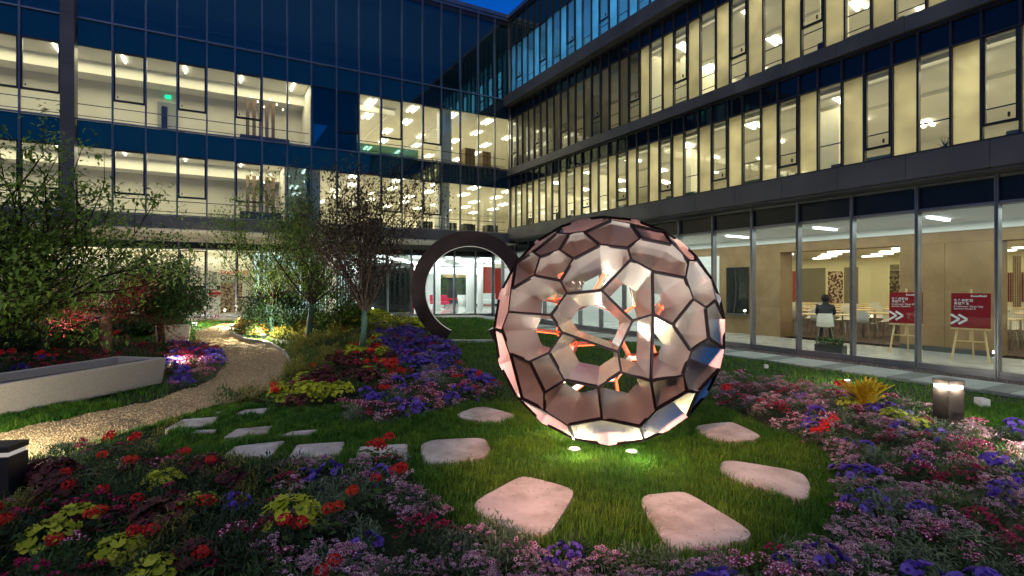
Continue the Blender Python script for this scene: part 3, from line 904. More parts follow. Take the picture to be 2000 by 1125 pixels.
# easels with sign boards
M_SIGN = pmat('dark_red_board', (0.24, 0.006, 0.014), None, rough=.45)
M_SW = pmat('sign_white', (.85, .85, .85), None, rough=.5)
def easel(pl, pr, py, lab, room_letter):
    pc = (pl + pr) / 2
    x, y = at_r(pc, py); w = wld(x, y)
    Z = w[1]; s = 1.0
    # faces the camera roughly, parallel to the facade
    rz = math.atan2(w[1], w[0]) - math.pi / 2 + math.radians(-6)
    t = empty('easel', (w[0], w[1], FZ), rz, lab, 'easel')
    for sx in (-1, 1):
        MB().bar((sx * .30, -.10, 0), (sx * .12, 0.06, 1.35), .035, .025).build('leg', M_PINE, t)
    MB().bar((0, .42, 0), (0, .09, 1.36), .03, .025).build('leg', M_PINE, t)
    MB().bar((0, -.03, .42), (0, 0.055, 1.50), .04, .022).build('mast', M_PINE, t)
    MB().bar((-.245, -.052, .42), (.245, -.052, .42), .03, .02).build('crossbar', M_PINE, t)
    MB().box(-.32, .32, -.07, -.02, .66, .69).build('ledge', M_PINE, t)
    sgn = empty('notice_board', (w[0], w[1], FZ), rz, 'dark red open day notice with white chevrons for seminar room %s, standing on its easel' % room_letter, 'sign')
    T = Matrix.Rotation(math.radians(-5), 4, 'X')
    T.translation = (0, -.055, .695)
    bd = MB().box(-.315, .315, -.008, .008, 0, .72).build('board', M_SIGN, sgn); bd.matrix_local = T
    def tx(s_, x_, z_, size, xs=1.0, bold=False):
        text(s_, size, T @ Matrix.Translation((x_, -.011, z_)) @ RX, sgn, M_SW, ext=.0015, xs=xs, bold=bold)
    tx('ExxonMobil', 0.0, .645, .055, .95, True)
    tx('\u5ba2\u6237\u5f00\u653e\u65e5', -.27, .545, .062, 1.0, True)
    tx('\u4f1a\u8bae\u5ba4 ' + room_letter, -.27, .482, .062, 1.0, True)
    tx("Customers' Open Day", -.27, .427, .052, .98)
    tx('Seminar Room ' + room_letter, -.27, .378, .052, .98)
    for k in range(2):
        b = MB()
        x0 = -.315 + k * .125
        pts = [(x0, .27), (x0 + .14, .175), (x0, .075)]
        for (a_, c_) in ((pts[0], pts[1]), (pts[1], pts[2])):
            b.bar((a_[0], -.012, a_[1]), (c_[0], -.012, c_[1]), .042, .006, up=(0, 1, 0))
        o = b.build('chevron', M_SW, sgn); o.matrix_local = T
    return t
easel(1860, 1932, 706, 'pale wooden easel inside the glass in front of the bare oak wall', 'B')
easel(1739, 1800, 690, 'pale wooden easel at the edge of the dining hall opening, partly behind a mullion', 'A')

# ================================================================== SETTING
M_SOIL = pmat('lawn_soil', (0.014, 0.022, 0.008), (0.022, 0.034, 0.010), 3, 0.95, coord='World')
M_BEDS = pmat('bed_soil', (0.012, 0.010, 0.007), (0.022, 0.018, 0.012), 6, 0.95, coord='World')
def sheet(name, x0, x1, y0, y1, nx, ny, m, zoff=0.0, fn=None, mask=None, kind='structure'):
    xs = np.linspace(x0, x1, nx + 1); ys = np.linspace(y0, y1, ny + 1)
    X, Y = np.meshgrid(xs, ys)
    Z = gh(X, Y) + zoff
    if fn is not None: Z = Z + fn(X, Y)
    V = np.stack([X.ravel(), Y.ravel(), Z.ravel()], 1)
    i, j = np.meshgrid(np.arange(nx), np.arange(ny))
    a = (j * (nx + 1) + i).ravel()
    if mask is not None:
        cxm = (X[:-1, :-1] + X[1:, 1:]) / 2; cym = (Y[:-1, :-1] + Y[1:, 1:]) / 2
        a = a[mask(cxm, cym).ravel()]
    T = np.concatenate([np.stack([a, a + 1, a + nx + 2], 1), np.stack([a, a + nx + 2, a + nx + 1], 1)])
    used, inv = np.unique(T.ravel(), return_inverse=True)
    return tri_mesh(name, V[used], inv.reshape(-1, 3), None, [m], kind=kind, smooth=True)
sheet('ground', -60, 60, -30, 60, 120, 90, M_SOIL, -0.03)

path_px = [(-260, 1010), (-60, 925), (60, 905), (135, 880), (300, 830), (400, 800), (500, 775), (548, 745), (568, 712), (555, 690), (528, 672), (480, 664), (452, 652), (460, 640), (490, 634), (470, 629), (432, 632), (378, 652), (392, 668), (428, 690), (436, 715), (420, 738), (385, 755), (320, 775), (0, 848), (-260, 905)]
PATH = [gp(*p) for p in path_px]
def fbm(X, Y, s, seed=0):
    r = np.random.default_rng(seed); z = np.zeros_like(X); a = 1.0
    for o in range(5):
        for _ in range(3):
            th_ = r.uniform(0, 6.28); ph = r.uniform(0, 6.28)
            z += a * np.sin((X * math.cos(th_) + Y * math.sin(th_)) * s + ph + 1.5 * np.sin((X * math.sin(th_) - Y * math.cos(th_)) * s * .7 + ph))
        s *= 1.9; a *= .55
    return z / 3
M_GRAVEL = pmat('ochre_gravel', (0.26, 0.18, 0.08), (0.62, 0.47, 0.25), 55, 0.95, bump=0.9, bscale=90, coord='World', contrast=(.35, .65))
M_PEB = pmat('ochre_pebble', (0.30, 0.21, 0.11), (0.74, 0.58, 0.34), rough=.8, island=True)
def pathbump(X, Y): return 0.030 * fbm(X, Y, 3.4, 3)
xs = [p[0] for p in PATH]; ys = [p[1] for p in PATH]
sheet('gravel_path', min(xs), max(xs), min(ys), max(ys), 200, 260, M_GRAVEL, -0.004, pathbump, lambda X, Y: inpoly(PATH, X, Y))
# template of a pebble and the generic baker
OCT = (np.array([(1, 0, 0), (-.9, .1, 0), (0, 1, 0), (0, -1, .1), (0, 0, .7), (0.1, 0, -.6)], float), np.array([(0, 2, 4), (2, 1, 4), (1, 3, 4), (3, 0, 4), (2, 0, 5), (1, 2, 5), (3, 1, 5), (0, 3, 5)]))
def bake(templs, P, yaw, sc, which=None, tilt=None, tdir=None):
    """templs: list of (V,T,M); returns joined V,T,M"""
    Vs = []; Ts = []; Ms = []; base = 0
    if which is None: which = rng.integers(0, len(templs), len(P))
    sc = np.asarray(sc); sc = sc if sc.ndim == 2 else np.stack([sc] * 3, 1)
    for ti, t in enumerate(templs):
        V, T = t[0], t[1]; M = t[2] if len(t) > 2 else np.zeros(len(T), int)
        idx = np.nonzero(which == ti)[0]
        if len(idx) == 0: continue
        c, s = np.cos(yaw[idx]), np.sin(yaw[idx])
        v = V[None, :, :] * sc[idx][:, None, :]
        if tilt is not None:
            ct, st = np.cos(tilt[idx])[:, None], np.sin(tilt[idx])[:, None]
            y = v[:, :, 1] * ct - v[:, :, 2] * st; z = v[:, :, 1] * st + v[:, :, 2] * ct
            v = np.stack([v[:, :, 0], y, z], 2)
        x = v[:, :, 0] * c[:, None] - v[:, :, 1] * s[:, None]
        y = v[:, :, 0] * s[:, None] + v[:, :, 1] * c[:, None]
        v = np.stack([x, y, v[:, :, 2]], 2) + P[idx][:, None, :]
        n = len(idx); nv = len(V)
        Vs.append(v.reshape(-1, 3))
        Ts.append((T[None] + (np.arange(n) * nv)[:, None, None]).reshape(-1, 3) + base)
        Ms.append(np.tile(M, n)); base += n * nv
    return np.concatenate(Vs), np.concatenate(Ts), np.concatenate(Ms)
def scatter(poly, dens, zmin=2.4, zmax=40, pw=0.0, zref=6.0):
    """random points in poly; density dens/m2, falling with distance as (zref/Y)^pw"""
    xs = [p[0] for p in poly]; ys = [p[1] for p in poly]
    x0, x1, y0, y1 = min(xs), max(xs), max(min(ys), zmin), min(max(ys), zmax)
    if y1 <= y0: return np.zeros((0, 2))
    n = int((x1 - x0) * (y1 - y0) * dens * max(1, (zref / y0) ** pw if pw else 1))
    X = rng.uniform(x0, x1, n); Y = rng.uniform(y0, y1, n)
    k = inpoly(poly, X, Y) & (np.abs(X) < 1.02 * Y + .6)
    if pw: k &= rng.uniform(0, 1, n) < (y0 / Y) ** pw
    return np.stack([X[k], Y[k]], 1)
q = scatter(PATH, 1500, pw=1.3)
P = np.column_stack([q, gh(q[:, 0], q[:, 1]) + pathbump(q[:, 0], q[:, 1])])
n = len(P)
V, T, M_ = bake([OCT], P, rng.uniform(0, 6.28, n), rng.uniform(.006, .013, n) * (P[:, 1] / 7) ** .6)
tag(tri_mesh('path_gravel', V, T, None, [M_PEB]), 'loose ochre gravel lying on the curving garden path', 'gravel')

# steel edging at the inner bend of the path
M_EDGE = pmat('grey_edging', (.28, .27, .25), None, rough=.5)
e = MB(); pts = [gp(*p) for p in ((452, 652), (480, 665), (528, 673), (556, 690), (569, 712))]
for a, b in zip(pts[:-1], pts[1:]):
    e.bar((a[0], a[1], .03 + gh(*a)), (b[0], b[1], .03 + gh(*b)), .03, .08)
tag(e.build('path_edging', M_EDGE), 'low grey edging strip along the inner bend of the gravel path', 'edging')

# paving strips
M_PAVE = pmat('grey_green_paver', (0.27, 0.31, 0.28), (0.36, 0.40, 0.37), 4, .7, bump=.15, bscale=60)
M_PAVED = pmat('dark_paver', (0.13, 0.155, 0.145), (0.19, 0.21, 0.20), 4, .7, bump=.15, bscale=60)
PV = tag(MB().box(-1.14, -.10, YEND, GY - 1.0, -.02, .012).build('pavement', M_PAVED), kind='structure')
PV.location = (CX, CYY, 0); PV.rotation_euler = (0, 0, ANG)
y = YEND
k = 0
while y < GY - 1.2:
    L = .98 if k % 2 == 0 else .36
    zz = float(gh(*wld(-.6, y + L / 2)[:2]))
    MB().box(-1.13, -.11, y + .006, y + L - .006, .014, .035 + zz).build('paver', M_PAVE if k % 2 == 0 else M_PAVED, PV)
    y += L; k += 1
M_PAVL = pmat('beige_paver', (0.40, 0.37, 0.32), (0.50, 0.46, 0.40), 3, .8)
PV2 = tag(MB().box(-24.5, -.2, GY - 1.5, GY - .08, .0, .05).build('pavement', M_PAVL), kind='structure')
PV2.location = (CX, CYY, 0); PV2.rotation_euler = (0, 0, ANG)
for x in np.arange(-24.4, -.4, 1.2):
    zz = float(gh(*wld(x + .6, GY - .8)[:2]))
    MB().box(x + .004, x + 1.196, GY - 1.45, GY - .06, .052, .03 + zz).build('paver', M_PAVL, PV2)
# dark pebble strip against the right facade
gs = MB().box(-.095, GX - .07, YEND, GY - .1, -.02, .015).build('gravel_strip', pmat('dark_gravel_bed', (.05, .04, .035), None), kind='structure')
gs.location = (CX, CYY, 0); gs.rotation_euler = (0, 0, ANG)
n = 9000
lx = rng.uniform(-.09, GX - .08, n); ly = rng.uniform(-19, 1.5, n)
wx = CX + lx * DL[0] + ly * DR[0]; wy = CYY + lx * DL[1] + ly * DR[1]
V, T, _ = bake([OCT], np.column_stack([wx, wy, np.full(n, .02)]), rng.uniform(0, 6.28, n), rng.uniform(.012, .026, n))
tag(tri_mesh('pebbles', V, T, None, [pmat('dark_pebble', (.06, .045, .04), (.22, .18, .16), rough=.8, island=True)]), 'dark pebbles in the narrow strip along the foot of the right facade', 'pebbles')

# ------------------------------------------------------------------ stepping stones
def stone_mat():
    m = pmat('cream_stone', (0.50, 0.455, 0.40), (0.70, 0.65, 0.58), 3.5, 0.8, bump=0.08, bscale=60, detail=9, coord='World', contrast=(.3, .62))
    nt = m.node_tree; p = next(n for n in nt.nodes if n.type == 'BSDF_PRINCIPLED')
    src = p.inputs['Base Color'].links[0].from_socket
    ge = nt.nodes.new('ShaderNodeNewGeometry')
    vo = nt.nodes.new('ShaderNodeTexNoise'); vo.inputs['Scale'].default_value = 38; vo.inputs['Detail'].default_value = 2
    nt.links.new(ge.outputs['Position'], vo.inputs['Vector'])
    r = nt.nodes.new('ShaderNodeValToRGB'); r.color_ramp.elements[0].position = .255; r.color_ramp.elements[0].color = (.12, .10, .08, 1); r.color_ramp.elements[1].position = .30; r.color_ramp.elements[1].color = (1, 1, 1, 1)
    nt.links.new(vo.outputs[0], r.inputs[0])
    v2 = nt.nodes.new('ShaderNodeTexNoise'); v2.inputs['Scale'].default_value = 1.6; v2.inputs['Detail'].default_value = 7; v2.inputs['Roughness'].default_value = .7
    nt.links.new(ge.outputs['Position'], v2.inputs['Vector'])
    r2 = nt.nodes.new('ShaderNodeValToRGB'); r2.color_ramp.elements[0].position = .34; r2.color_ramp.elements[0].color = (.52, .48, .42, 1); r2.color_ramp.elements[1].position = .55; r2.color_ramp.elements[1].color = (1, 1, 1, 1)
    nt.links.new(v2.outputs[0], r2.inputs[0])
    prev = src
    for q in (r, r2):
        mx = nt.nodes.new('ShaderNodeMix'); mx.data_type = 'RGBA'; mx.blend_type = 'MULTIPLY'; mx.inputs['Factor'].default_value = 1
        nt.links.new(prev, mx.inputs[6]); nt.links.new(q.outputs[0], mx.inputs[7]); prev = mx.outputs[2]
    nt.links.new(prev, p.inputs['Base Color'])
    return m
M_STONE = stone_mat()
def chaikin(P, n=2, w=.8):
    for _ in range(n):
        Q = []
        for i in range(len(P)):
            a = np.array(P[i]); b = np.array(P[(i + 1) % len(P)])
            Q += [a * w + b * (1 - w), a * (1 - w) + b * w]
        P = Q
    return [tuple(p) for p in P]
stones_px = [
 ([(822, 860), (929, 854), (951, 858), (963, 889), (846, 909), (822, 895)], 'cream stepping stone left of the sphere, between the flower bed and the big stone'),
 ([(915, 984), (1003, 936), (1025, 928), (1113, 951), (1123, 964), (1079, 1035), (1061, 1044), (1020, 1044), (960, 1016)], 'large rounded cream stepping stone in front of the sphere, nearest the purple petunias'),
 ([(1240, 968), (1325, 959), (1345, 962), (1470, 1036), (1460, 1053), (1325, 1076), (1304, 1067)], 'largest cream stepping stone at the bottom right of the grass circle'),
 ([(1407, 901), (1429, 898), (1564, 920), (1583, 942), (1581, 971), (1561, 974), (1405, 926)], 'long cream stepping stone right of the sphere with a rounded right end'),
 ([(1349, 832), (1420, 823), (1438, 826), (1499, 856), (1386, 862)], 'cream stepping stone just behind the sphere on the right, beside the pink flowers'),
 ([(880, 812), (938, 791), (1003, 808), (1009, 813), (978, 829)], 'cream stepping stone behind the sphere on the left, touching the red flowers'),
 ([(561, 897), (580, 868), (674, 862), (664, 889)], 'pale square stepping stone with dark chips, second from the left in the front row'),
 ([(694, 890), (702, 872), (796, 866), (796, 899)], 'pale square stepping stone half covered by the purple petunias'),
 ([(433, 892), (460, 871), (558, 860), (529, 889)], 'pale square stepping stone at the left end of the front row'),
 ([(436, 854), (463, 837), (534, 831), (522, 847)], 'pale square stepping stone of the middle row'),
 ([(320, 839), (356, 819), (430, 813), (408, 832)], 'pale square stepping stone nearest the gravel path'),
 ([(458, 809), (476, 800), (530, 796), (515, 806)], 'thin sliver of a pale stepping stone below the lime green leaves'),
 ([(545, 851), (570, 842), (622, 838), (606, 848)], 'small pale stepping stone sunk in grass, right of the middle row'),
 ([(372, 846), (384, 840), (424, 838), (418, 844)], 'narrow pale stepping stone almost covered by grass'),
 ([(414, 810), (422, 804), (436, 803), (430, 809)], 'tiny corner of a pale stepping stone at the edge of the bed')]
STONES = []
for px, lab in stones_px:
    P = [gp(p[0], p[1], 0.035) for p in px]
    P = chaikin(P, 2) if len(px) > 4 and P[0][1] < 8 else chaikin(P, 1, .94)
    STONES.append(P)
    o = MB().prism([(p[0], p[1]) for p in P][::-1] if False else P, -.06, .035).build('stepping_stone', M_STONE, bevel=.006)
    cx_, cy_ = np.mean([p[0] for p in P]), np.mean([p[1] for p in P])
    tag(o, lab, 'stepping stone', 'cream stepping stones in the grass')

# ------------------------------------------------------------------ the faceted sphere
SC = Vector((0.99485, 5.70069, 1.2257)); SR = 1.1957
VT = dict(b=(1086,455),c=(1110.5,456),d=(1140,452),e=(1194,429),f=(1092,487),g=(1172,477),h=(1120,504),i=(1055,500),j=(1039,491),k=(1043,537),l=(1094,547),m=(1005,513),n=(998,563),o=(1107,572.5),p=(1174,566),q=(1075,615),r=(993,609),
 s=(1226,482.5),t=(1232,436.5),u=(1252.5,463.5),v=(1232.5,506),w=(1313,476),x=(1300.6,452),y=(1345.6,508),z=(1360,509),aa=(1389.5,547),bb=(1339.4,541),cc=(1275,529),dd=(1277,613.5),ee=(1236,625.7),ff=(1316,634),gg=(1354.8,584.8),hh=(1380,601),ii=(1399.7,585.8),
 kk=(1386,659.5),mm=(1351,686),nn=(1334.8,733),oo=(1272.4,745),pp=(1344,765.6),qq=(1365,766),ss=(1281.7,801.4),tt=(1250.5,835),vv=(1213.5,727.5),ww=(1206.6,688),xx=(1167.5,756.8),yy=(1175.4,819.4),zz=(1109.2,831.7),
 ab=(1102.3,743.5),ac=(1071.7,689.3),ad=(1098.2,649.8),ae=(1033,706.7),af=(995,691.6),ag=(979,645.4),ah=(1018,779.5),ai=(1062.5,801.4),aj=(1062.5,768),
 S1=(1095,442),S2=(1177,423),S3=(1302,450),S4=(1361,499),S5=(1391,545),S6=(1417,622),S7=(1415,681),S8=(1409,722),S9=(1347.6,817.6),S10=(1257,858),S11=(1121.6,855),S12=(1004,778),S13=(964,642),S14=(1004,510))
ED = '''b-S1 b-c b-j c-d c-f d-e d-g e-t e-S2 f-i f-h g-h g-s h-l i-j i-k j-m k-l k-n l-o m-n m-S14 n-r o-p o-q p-v p-ee q-r q-ad r-ag s-u s-v t-u t-x u-w v-cc w-x w-y x-S3 y-z y-bb z-aa z-S4 bb-cc bb-gg cc-dd dd-ee dd-ff dd-oo ee-ww ff-gg ff-mm gg-hh hh-ii hh-kk ii-aa ii-S6 aa-S5 kk-mm kk-S7 mm-nn nn-oo nn-pp oo-vv oo-ss pp-qq pp-ss qq-S8 qq-S9 ss-tt tt-yy tt-S10 vv-ww vv-xx ww-ad xx-ab xx-yy yy-zz zz-ai zz-S11 ab-ac ab-aj ac-ad ac-ae ae-af ae-aj af-ag af-ah ag-S13 ah-ai ah-S12 ai-aj'''.split()
edges = [tuple(e.split('-')) for e in ED]
Ss = []
for i in range(14):       # extra corners where two rim corners lie far apart
    a, b = 'S%d' % (i + 1), 'S%d' % ((i + 1) % 14 + 1)
    Ss.append(a)
    pa, pb = VT[a], VT[b]; gap = math.hypot(pa[0] - pb[0], pa[1] - pb[1])
    nn_ = 0 if gap < 62 else 1
    ta, tb = math.atan2(pa[1] - 647, pa[0] - 1191), math.atan2(pb[1] - 647, pb[0] - 1191)
    d_ = (tb - ta + math.pi) % (2 * math.pi) - math.pi
    ra, rb = math.hypot(pa[0] - 1191, pa[1] - 647), math.hypot(pb[0] - 1191, pb[1] - 647)
    for k in range(nn_):
        f_ = (k + 1) / (nn_ + 1); t_ = ta + d_ * f_; r_ = ra + (rb - ra) * f_
        nm = a + 'abc'[k]; VT[nm] = (1191 + r_ * math.cos(t_), 647 + r_ * math.sin(t_)); Ss.append(nm)
rim = [(Ss[i], Ss[(i + 1) % len(Ss)]) for i in range(len(Ss))]
adj = {}
for a, b in edges + rim:
    adj.setdefault(a, []).append(b); adj.setdefault(b, []).append(a)
for a in adj:
    adj[a].sort(key=lambda b: math.atan2(VT[b][1] - VT[a][1], VT[b][0] - VT[a][0]))
faces = []; seen = set()
for a in adj:
    for b in adj[a]:
        if (a, b) in seen: continue
        f = []; u, w_ = a, b
        while (u, w_) not in seen:
            seen.add((u, w_)); f.append(u)
            L = adj[w_]; nx = L[(L.index(u) - 1) % len(L)]
            u, w_ = w_, nx
        ar = sum(VT[f[i]][0] * VT[f[(i + 1) % len(f)]][1] - VT[f[(i + 1) % len(f)]][0] * VT[f[i]][1] for i in range(len(f)))
        faces.append((ar, f))
big = max(faces, key=lambda t: abs(t[0]))
faces = [f for ar, f in faces if (ar, f) != big]
eye = Vector((0, 0, H))
AX = (eye - SC).normalized()
def pix_dir(p): return Vector(((p[0] - 1000) / F, 1, (HY - p[1]) / F)).normalized()
pos = {}
for k_, p in VT.items():
    d = pix_dir(p); oc = eye - SC
    bq = oc.dot(d); disc = bq * bq - (oc.length_squared - SR * SR)
    if k_[0] == 'S' or disc < 0.002:
        q_ = eye + d * (-bq); r_ = (q_ - SC).normalized()
    else:
        r_ = (eye + d * (-bq - math.sqrt(disc)) - SC).normalized()
    pos[k_] = r_
PSI = math.radians(78.1)
E1 = AX.orthogonal().normalized(); E2 = AX.cross(E1)
def back(r_):
    psi = math.acos(max(-1, min(1, r_.dot(AX))))
    az = math.atan2(r_.dot(E2), r_.dot(E1))
    psi = min(psi, PSI)
    az += math.radians(28) * (1 - psi / PSI)
    p2 = math.pi - psi * (math.pi - PSI) / PSI
    return (AX * math.cos(p2) + (E1 * math.cos(az) + E2 * math.sin(az)) * math.sin(p2)).normalized()
for k_ in list(pos):
    pos[k_ + "'"] = pos[k_] if k_[0] == 'S' else back(pos[k_])
cells = []
for f in faces:
    cells.append((f, 0)); cells.append(([v_ + "'" for v_ in reversed(f)], 1))
sphere = empty('sphere_sculpture', (SC.x, SC.y, 0.0), 0, 'large faceted sphere of silvery funnel cells, lit orange inside, on the lawn', 'sculpture')
M_PANEL = pmat('brushed_steel_panel', (0.46, 0.43, 0.40), (0.62, 0.58, 0.54), 3, 0.25, 0.87, bump=.02, bscale=200)
M_SEAM = pmat('black_seam', (0.008, 0.006, 0.007), None, rough=.85, spec=.05)
M_LED = emat('orange_strip_light', (1.0, 0.12, 0.04), 2.8)
OFF = Vector((SC.x, SC.y, 0))
KIN, SIN = 0.80, 0.65
seam_done = set(); seam = MB(); led = MB()
for (c_, kind_) in cells:
    pts = [SC + pos[v_] * SR for v_ in c_]
    cen = sum(pts, Vector()) / len(pts)
    nrm = (cen - SC).normalized()
    n = len(pts)
    area = sum(((pts[i] - cen).cross(pts[(i + 1) % n] - cen)).length for i in range(n)) / 2
    depth = 0.29 * SR * min(1.0, max(.55, math.sqrt(area) / .42))
    outer = [p + (cen - p).normalized() * .011 for p in pts]
    if kind_ == 1: depth *= .62
    inner = [cen + (p - cen) * (SIN if kind_ == 0 else .76) - nrm * depth for p in pts]
    cb = MB()
    for i in range(n):
        j = (i + 1) % n
        if (outer[i] - outer[j]).length < .012: continue
        qd = [outer[i], outer[j], inner[j], inner[i]]
        nn_ = (qd[2] - qd[0]).cross(qd[3] - qd[1]).normalized()
        if nn_.dot(cen - (qd[0] + qd[1]) / 2) < 0: nn_ = -nn_
        bk = [p - nn_ * .004 for p in qd]
        vs = [p - OFF for p in qd + bk]
        fs = [(0, 1, 2), (0, 2, 3), (6, 5, 4), (7, 6, 4), (0, 4, 5, 1), (1, 5, 6, 2), (2, 6, 7, 3), (3, 7, 4, 0)]
        if kind_ == 1:
            cb.add(vs, fs)
        else:
            MB().add(vs, fs).build('panel', M_PANEL, sphere)
        key = tuple(sorted(v_.rstrip("'") if v_[0] == 'S' else v_ for v_ in (c_[i], c_[j])))
        if key not in seam_done:
            seam_done.add(key)
            a_, b_ = pts[i] - OFF, pts[j] - OFF
            up_ = (pos[c_[i]] + pos[c_[j]]).normalized()
            seam.bar(a_ - up_ * .012, b_ - up_ * .012, .019, .026, up=up_)
            if min(pos[c_[i]].dot(AX), pos[c_[j]].dot(AX)) > .42 or max(pos[c_[i]].dot(AX), pos[c_[j]].dot(AX)) < .1: led.bar(a_ - up_ * .029, b_ - up_ * .029, .008 if up_.dot(AX) > .3 else .034, .007, up=up_)
    if kind_ == 1: cb.build('cell', M_PANEL, sphere)
seam.build('seam_frame', M_SEAM, sphere)
led.build('strip_light', M_LED, sphere)
MB().lathe([(.22, .012), (.22, .03), (.1, .05)], (0, 0, 0), 20).build('foot_plate', M_SEAM, sphere)

# ------------------------------------------------------------------ the open ring
RZ = 15.7
rx = (918 - 1000) / F * RZ; rc = H - 10 / F * RZ
R1, R2 = 113 / F * RZ, 86 / F * RZ
ring = MB(); nn_ = 84
vs = []; 
a0 = -math.pi / 2 - math.asin(.65 / R1); 
aS = np.linspace(math.radians(-142 + 27), math.radians(-142 + 27) - math.radians(360 - 2 * 25), nn_ + 1)
for i, a_ in enumerate(aS):
    for (r_, yo) in ((R1, -.14), (R2, -.14), (R2, .14), (R1, .14)):
        dz = -.03 if r_ == R2 else 0
        vs.append((r_ * math.cos(a_), yo, r_ * math.sin(a_) + dz))
fs = []
for i in range(nn_):
    for k in range(4):
        fs.append((i * 4 + k, i * 4 + (k + 1) % 4, (i + 1) * 4 + (k + 1) % 4, (i + 1) * 4 + k))
fs.append((0, 1, 2, 3)); fs.append(tuple(nn_ * 4 + k for k in (3, 2, 1, 0)))
M_RING = pmat('dark_bronze', (0.030, 0.018, 0.015), (0.055, 0.035, 0.028), 3, 0.5, .3)
rt = empty('ring_sculpture', (rx, RZ, rc), math.radians(4), 'tall dark bronze ring sculpture standing in the lawn behind the faceted sphere', 'sculpture')
MB().add(vs, fs).build('hoop', M_RING, rt)
lv = MB(); vs = []
for a_ in aS:
    r_ = R2 - .004
    for (yo) in (-.125, -.10): vs.append((r_ * math.cos(a_), yo, r_ * math.sin(a_) - .03)); vs.append(((r_ - .012) * math.cos(a_), yo, (r_ - .012) * math.sin(a_) - .03))
fs = []
for i in range(nn_):
    a = i * 4
    for (k, l) in ((0, 1), (1, 3), (3, 2), (2, 0)): fs.append((a + k, a + l, a + 4 + l, a + 4 + k))
lv.add(vs, fs).build('strip_light', emat('ring_strip', (1, .93, .82), .3), rt)
# pale strip in the lawn at the foot of the ring
a_ = gp(878, 667); b_ = gp(1010, 667)
tag(MB().box(a_[0], b_[0], a_[1] - .10, a_[1] + .10, -.03, .05).build('stone_strip', pmat('pale_strip', (.55, .56, .48), None)), 'narrow pale stone strip in the lawn at the open foot of the dark ring', 'edging')

# ------------------------------------------------------------------ concrete planters, bollards and lamps
M_CONC = pmat('beige_terrazzo', (0.40, 0.355, 0.29), (0.58, 0.52, 0.44), 60, 0.85, bump=.25, bscale=90, coord='World')
M_GRAN = pmat('dark_granite', (0.035, 0.037, 0.042), (0.06, 0.062, 0.068), 30, .4)
def trough(name, p_r, p_l, width, hgt, lab, fl=.045, curve=0.0):
    a = Vector(gp(*p_r)); b = Vector(gp(*p_l))
    L = (a - b).length; ang = math.atan2((a - b).y, (a - b).x)
    t = empty(name, (b.x, b.y, float(gh(b.x, b.y))), ang, lab, 'planter')
    # local: x along front, y backwards
    o_, w = 0.0, .09
    body = MB()
    # flared outside: bottom inset fl
    B = [(0, fl), (L - fl, fl), (L - fl, width - fl), (0, width - fl)]
    Tt = [(0, 0), (L, 0), (L, width), (0, width)]
    Ti = [(w, w), (L - w, w), (L - w, width - w), (w, width - w)]
    v_ = [(x, y, 0) for x, y in B] + [(x, y, hgt) for x, y in Tt] + [(x, y, hgt) for x, y in Ti] + [(x, y, hgt - .12) for x, y in Ti]
    f_ = [(3, 2, 1, 0)]
    for i in range(4):
        j = (i + 1) % 4
        f_ += [(i, j, 4 + j, 4 + i), (4 + i, 4 + j, 8 + j, 8 + i), (8 + i, 8 + j, 12 + j, 12 + i)]
    f_.append((12, 13, 14, 15))
    body.add(v_, f_); body.build('trough_wall', M_CONC, t, bevel=.02)
    return t, L
t, L = trough('planter', (326, 748), (-150, 852), 1.0, .44, 'long low beige terrazzo planter with a granite ledge beside the gravel path')
MB().box(.10, L - .10, .10, .42, .32, .405).build('granite_ledge', M_GRAN, t)
t_long, L_long = t, L
t2, L2 = trough('planter', (373, 668), (305, 672), 0.7, .46, 'small terrazzo planter with a mirror-like water surface beyond the violet flowers', fl=.05)
mw = MB().box(.10, L2 - .10, .10, .60, .35, .42)
mw.build('water_surface', spandrel('water_mirror', (.03, .04, .04), (1, 1, 1), .25, 1), t2)

M_BOL = pmat('bronze_bollard', (0.06, 0.05, 0.045), (0.09, 0.075, 0.065), 8, .45, .5)
def bollard(px, py, w, h, lab, power, glow=3.0):
    x, y = gp(px, py)
    t = empty('bollard_light', (x, y, 0), math.radians(8), lab, 'garden light')
    MB().box(-w / 2, w / 2, -w / 2, w / 2, -.05, h * .80).build('post', M_BOL, t, bevel=.004)
    MB().box(-w / 2 + .01, w / 2 - .01, -w / 2 + .01, w / 2 - .01, h * .802, h * .885).build('diffuser', emat('bollard_glow%d' % int(glow * 10), (1, .93, .85), glow), t)
    MB().box(-w / 2 - .004, w / 2 + .004, -w / 2 - .004, w / 2 + .004, h * .887, h).build('cap', M_BOL, t, bevel=.004)
    for dx_, dy_ in ((0, -1), (-1, 0), (1, 0), (0, 1)):
        lamp('bollard_lamp', 'POINT', (dx_ * (w / 2 + .04), dy_ * (w / 2 + .04), h * .83), power / 4, (1, .88, .72), .02, parent=t)
    return t
bollard(1852, 828, .215, .545, 'square bronze bollard light with a glowing band, right of the yellow croton', 14)
bollard(8, 968, .21, .42, 'square bollard light cut by the left edge of the frame beside the gravel path', 0.01, .25)
M_FIX = pmat('white_fixture', (.6, .6, .58), None, rough=.4)
M_GLOW = emat('spot_glow', (1, .95, .82), 5.0)
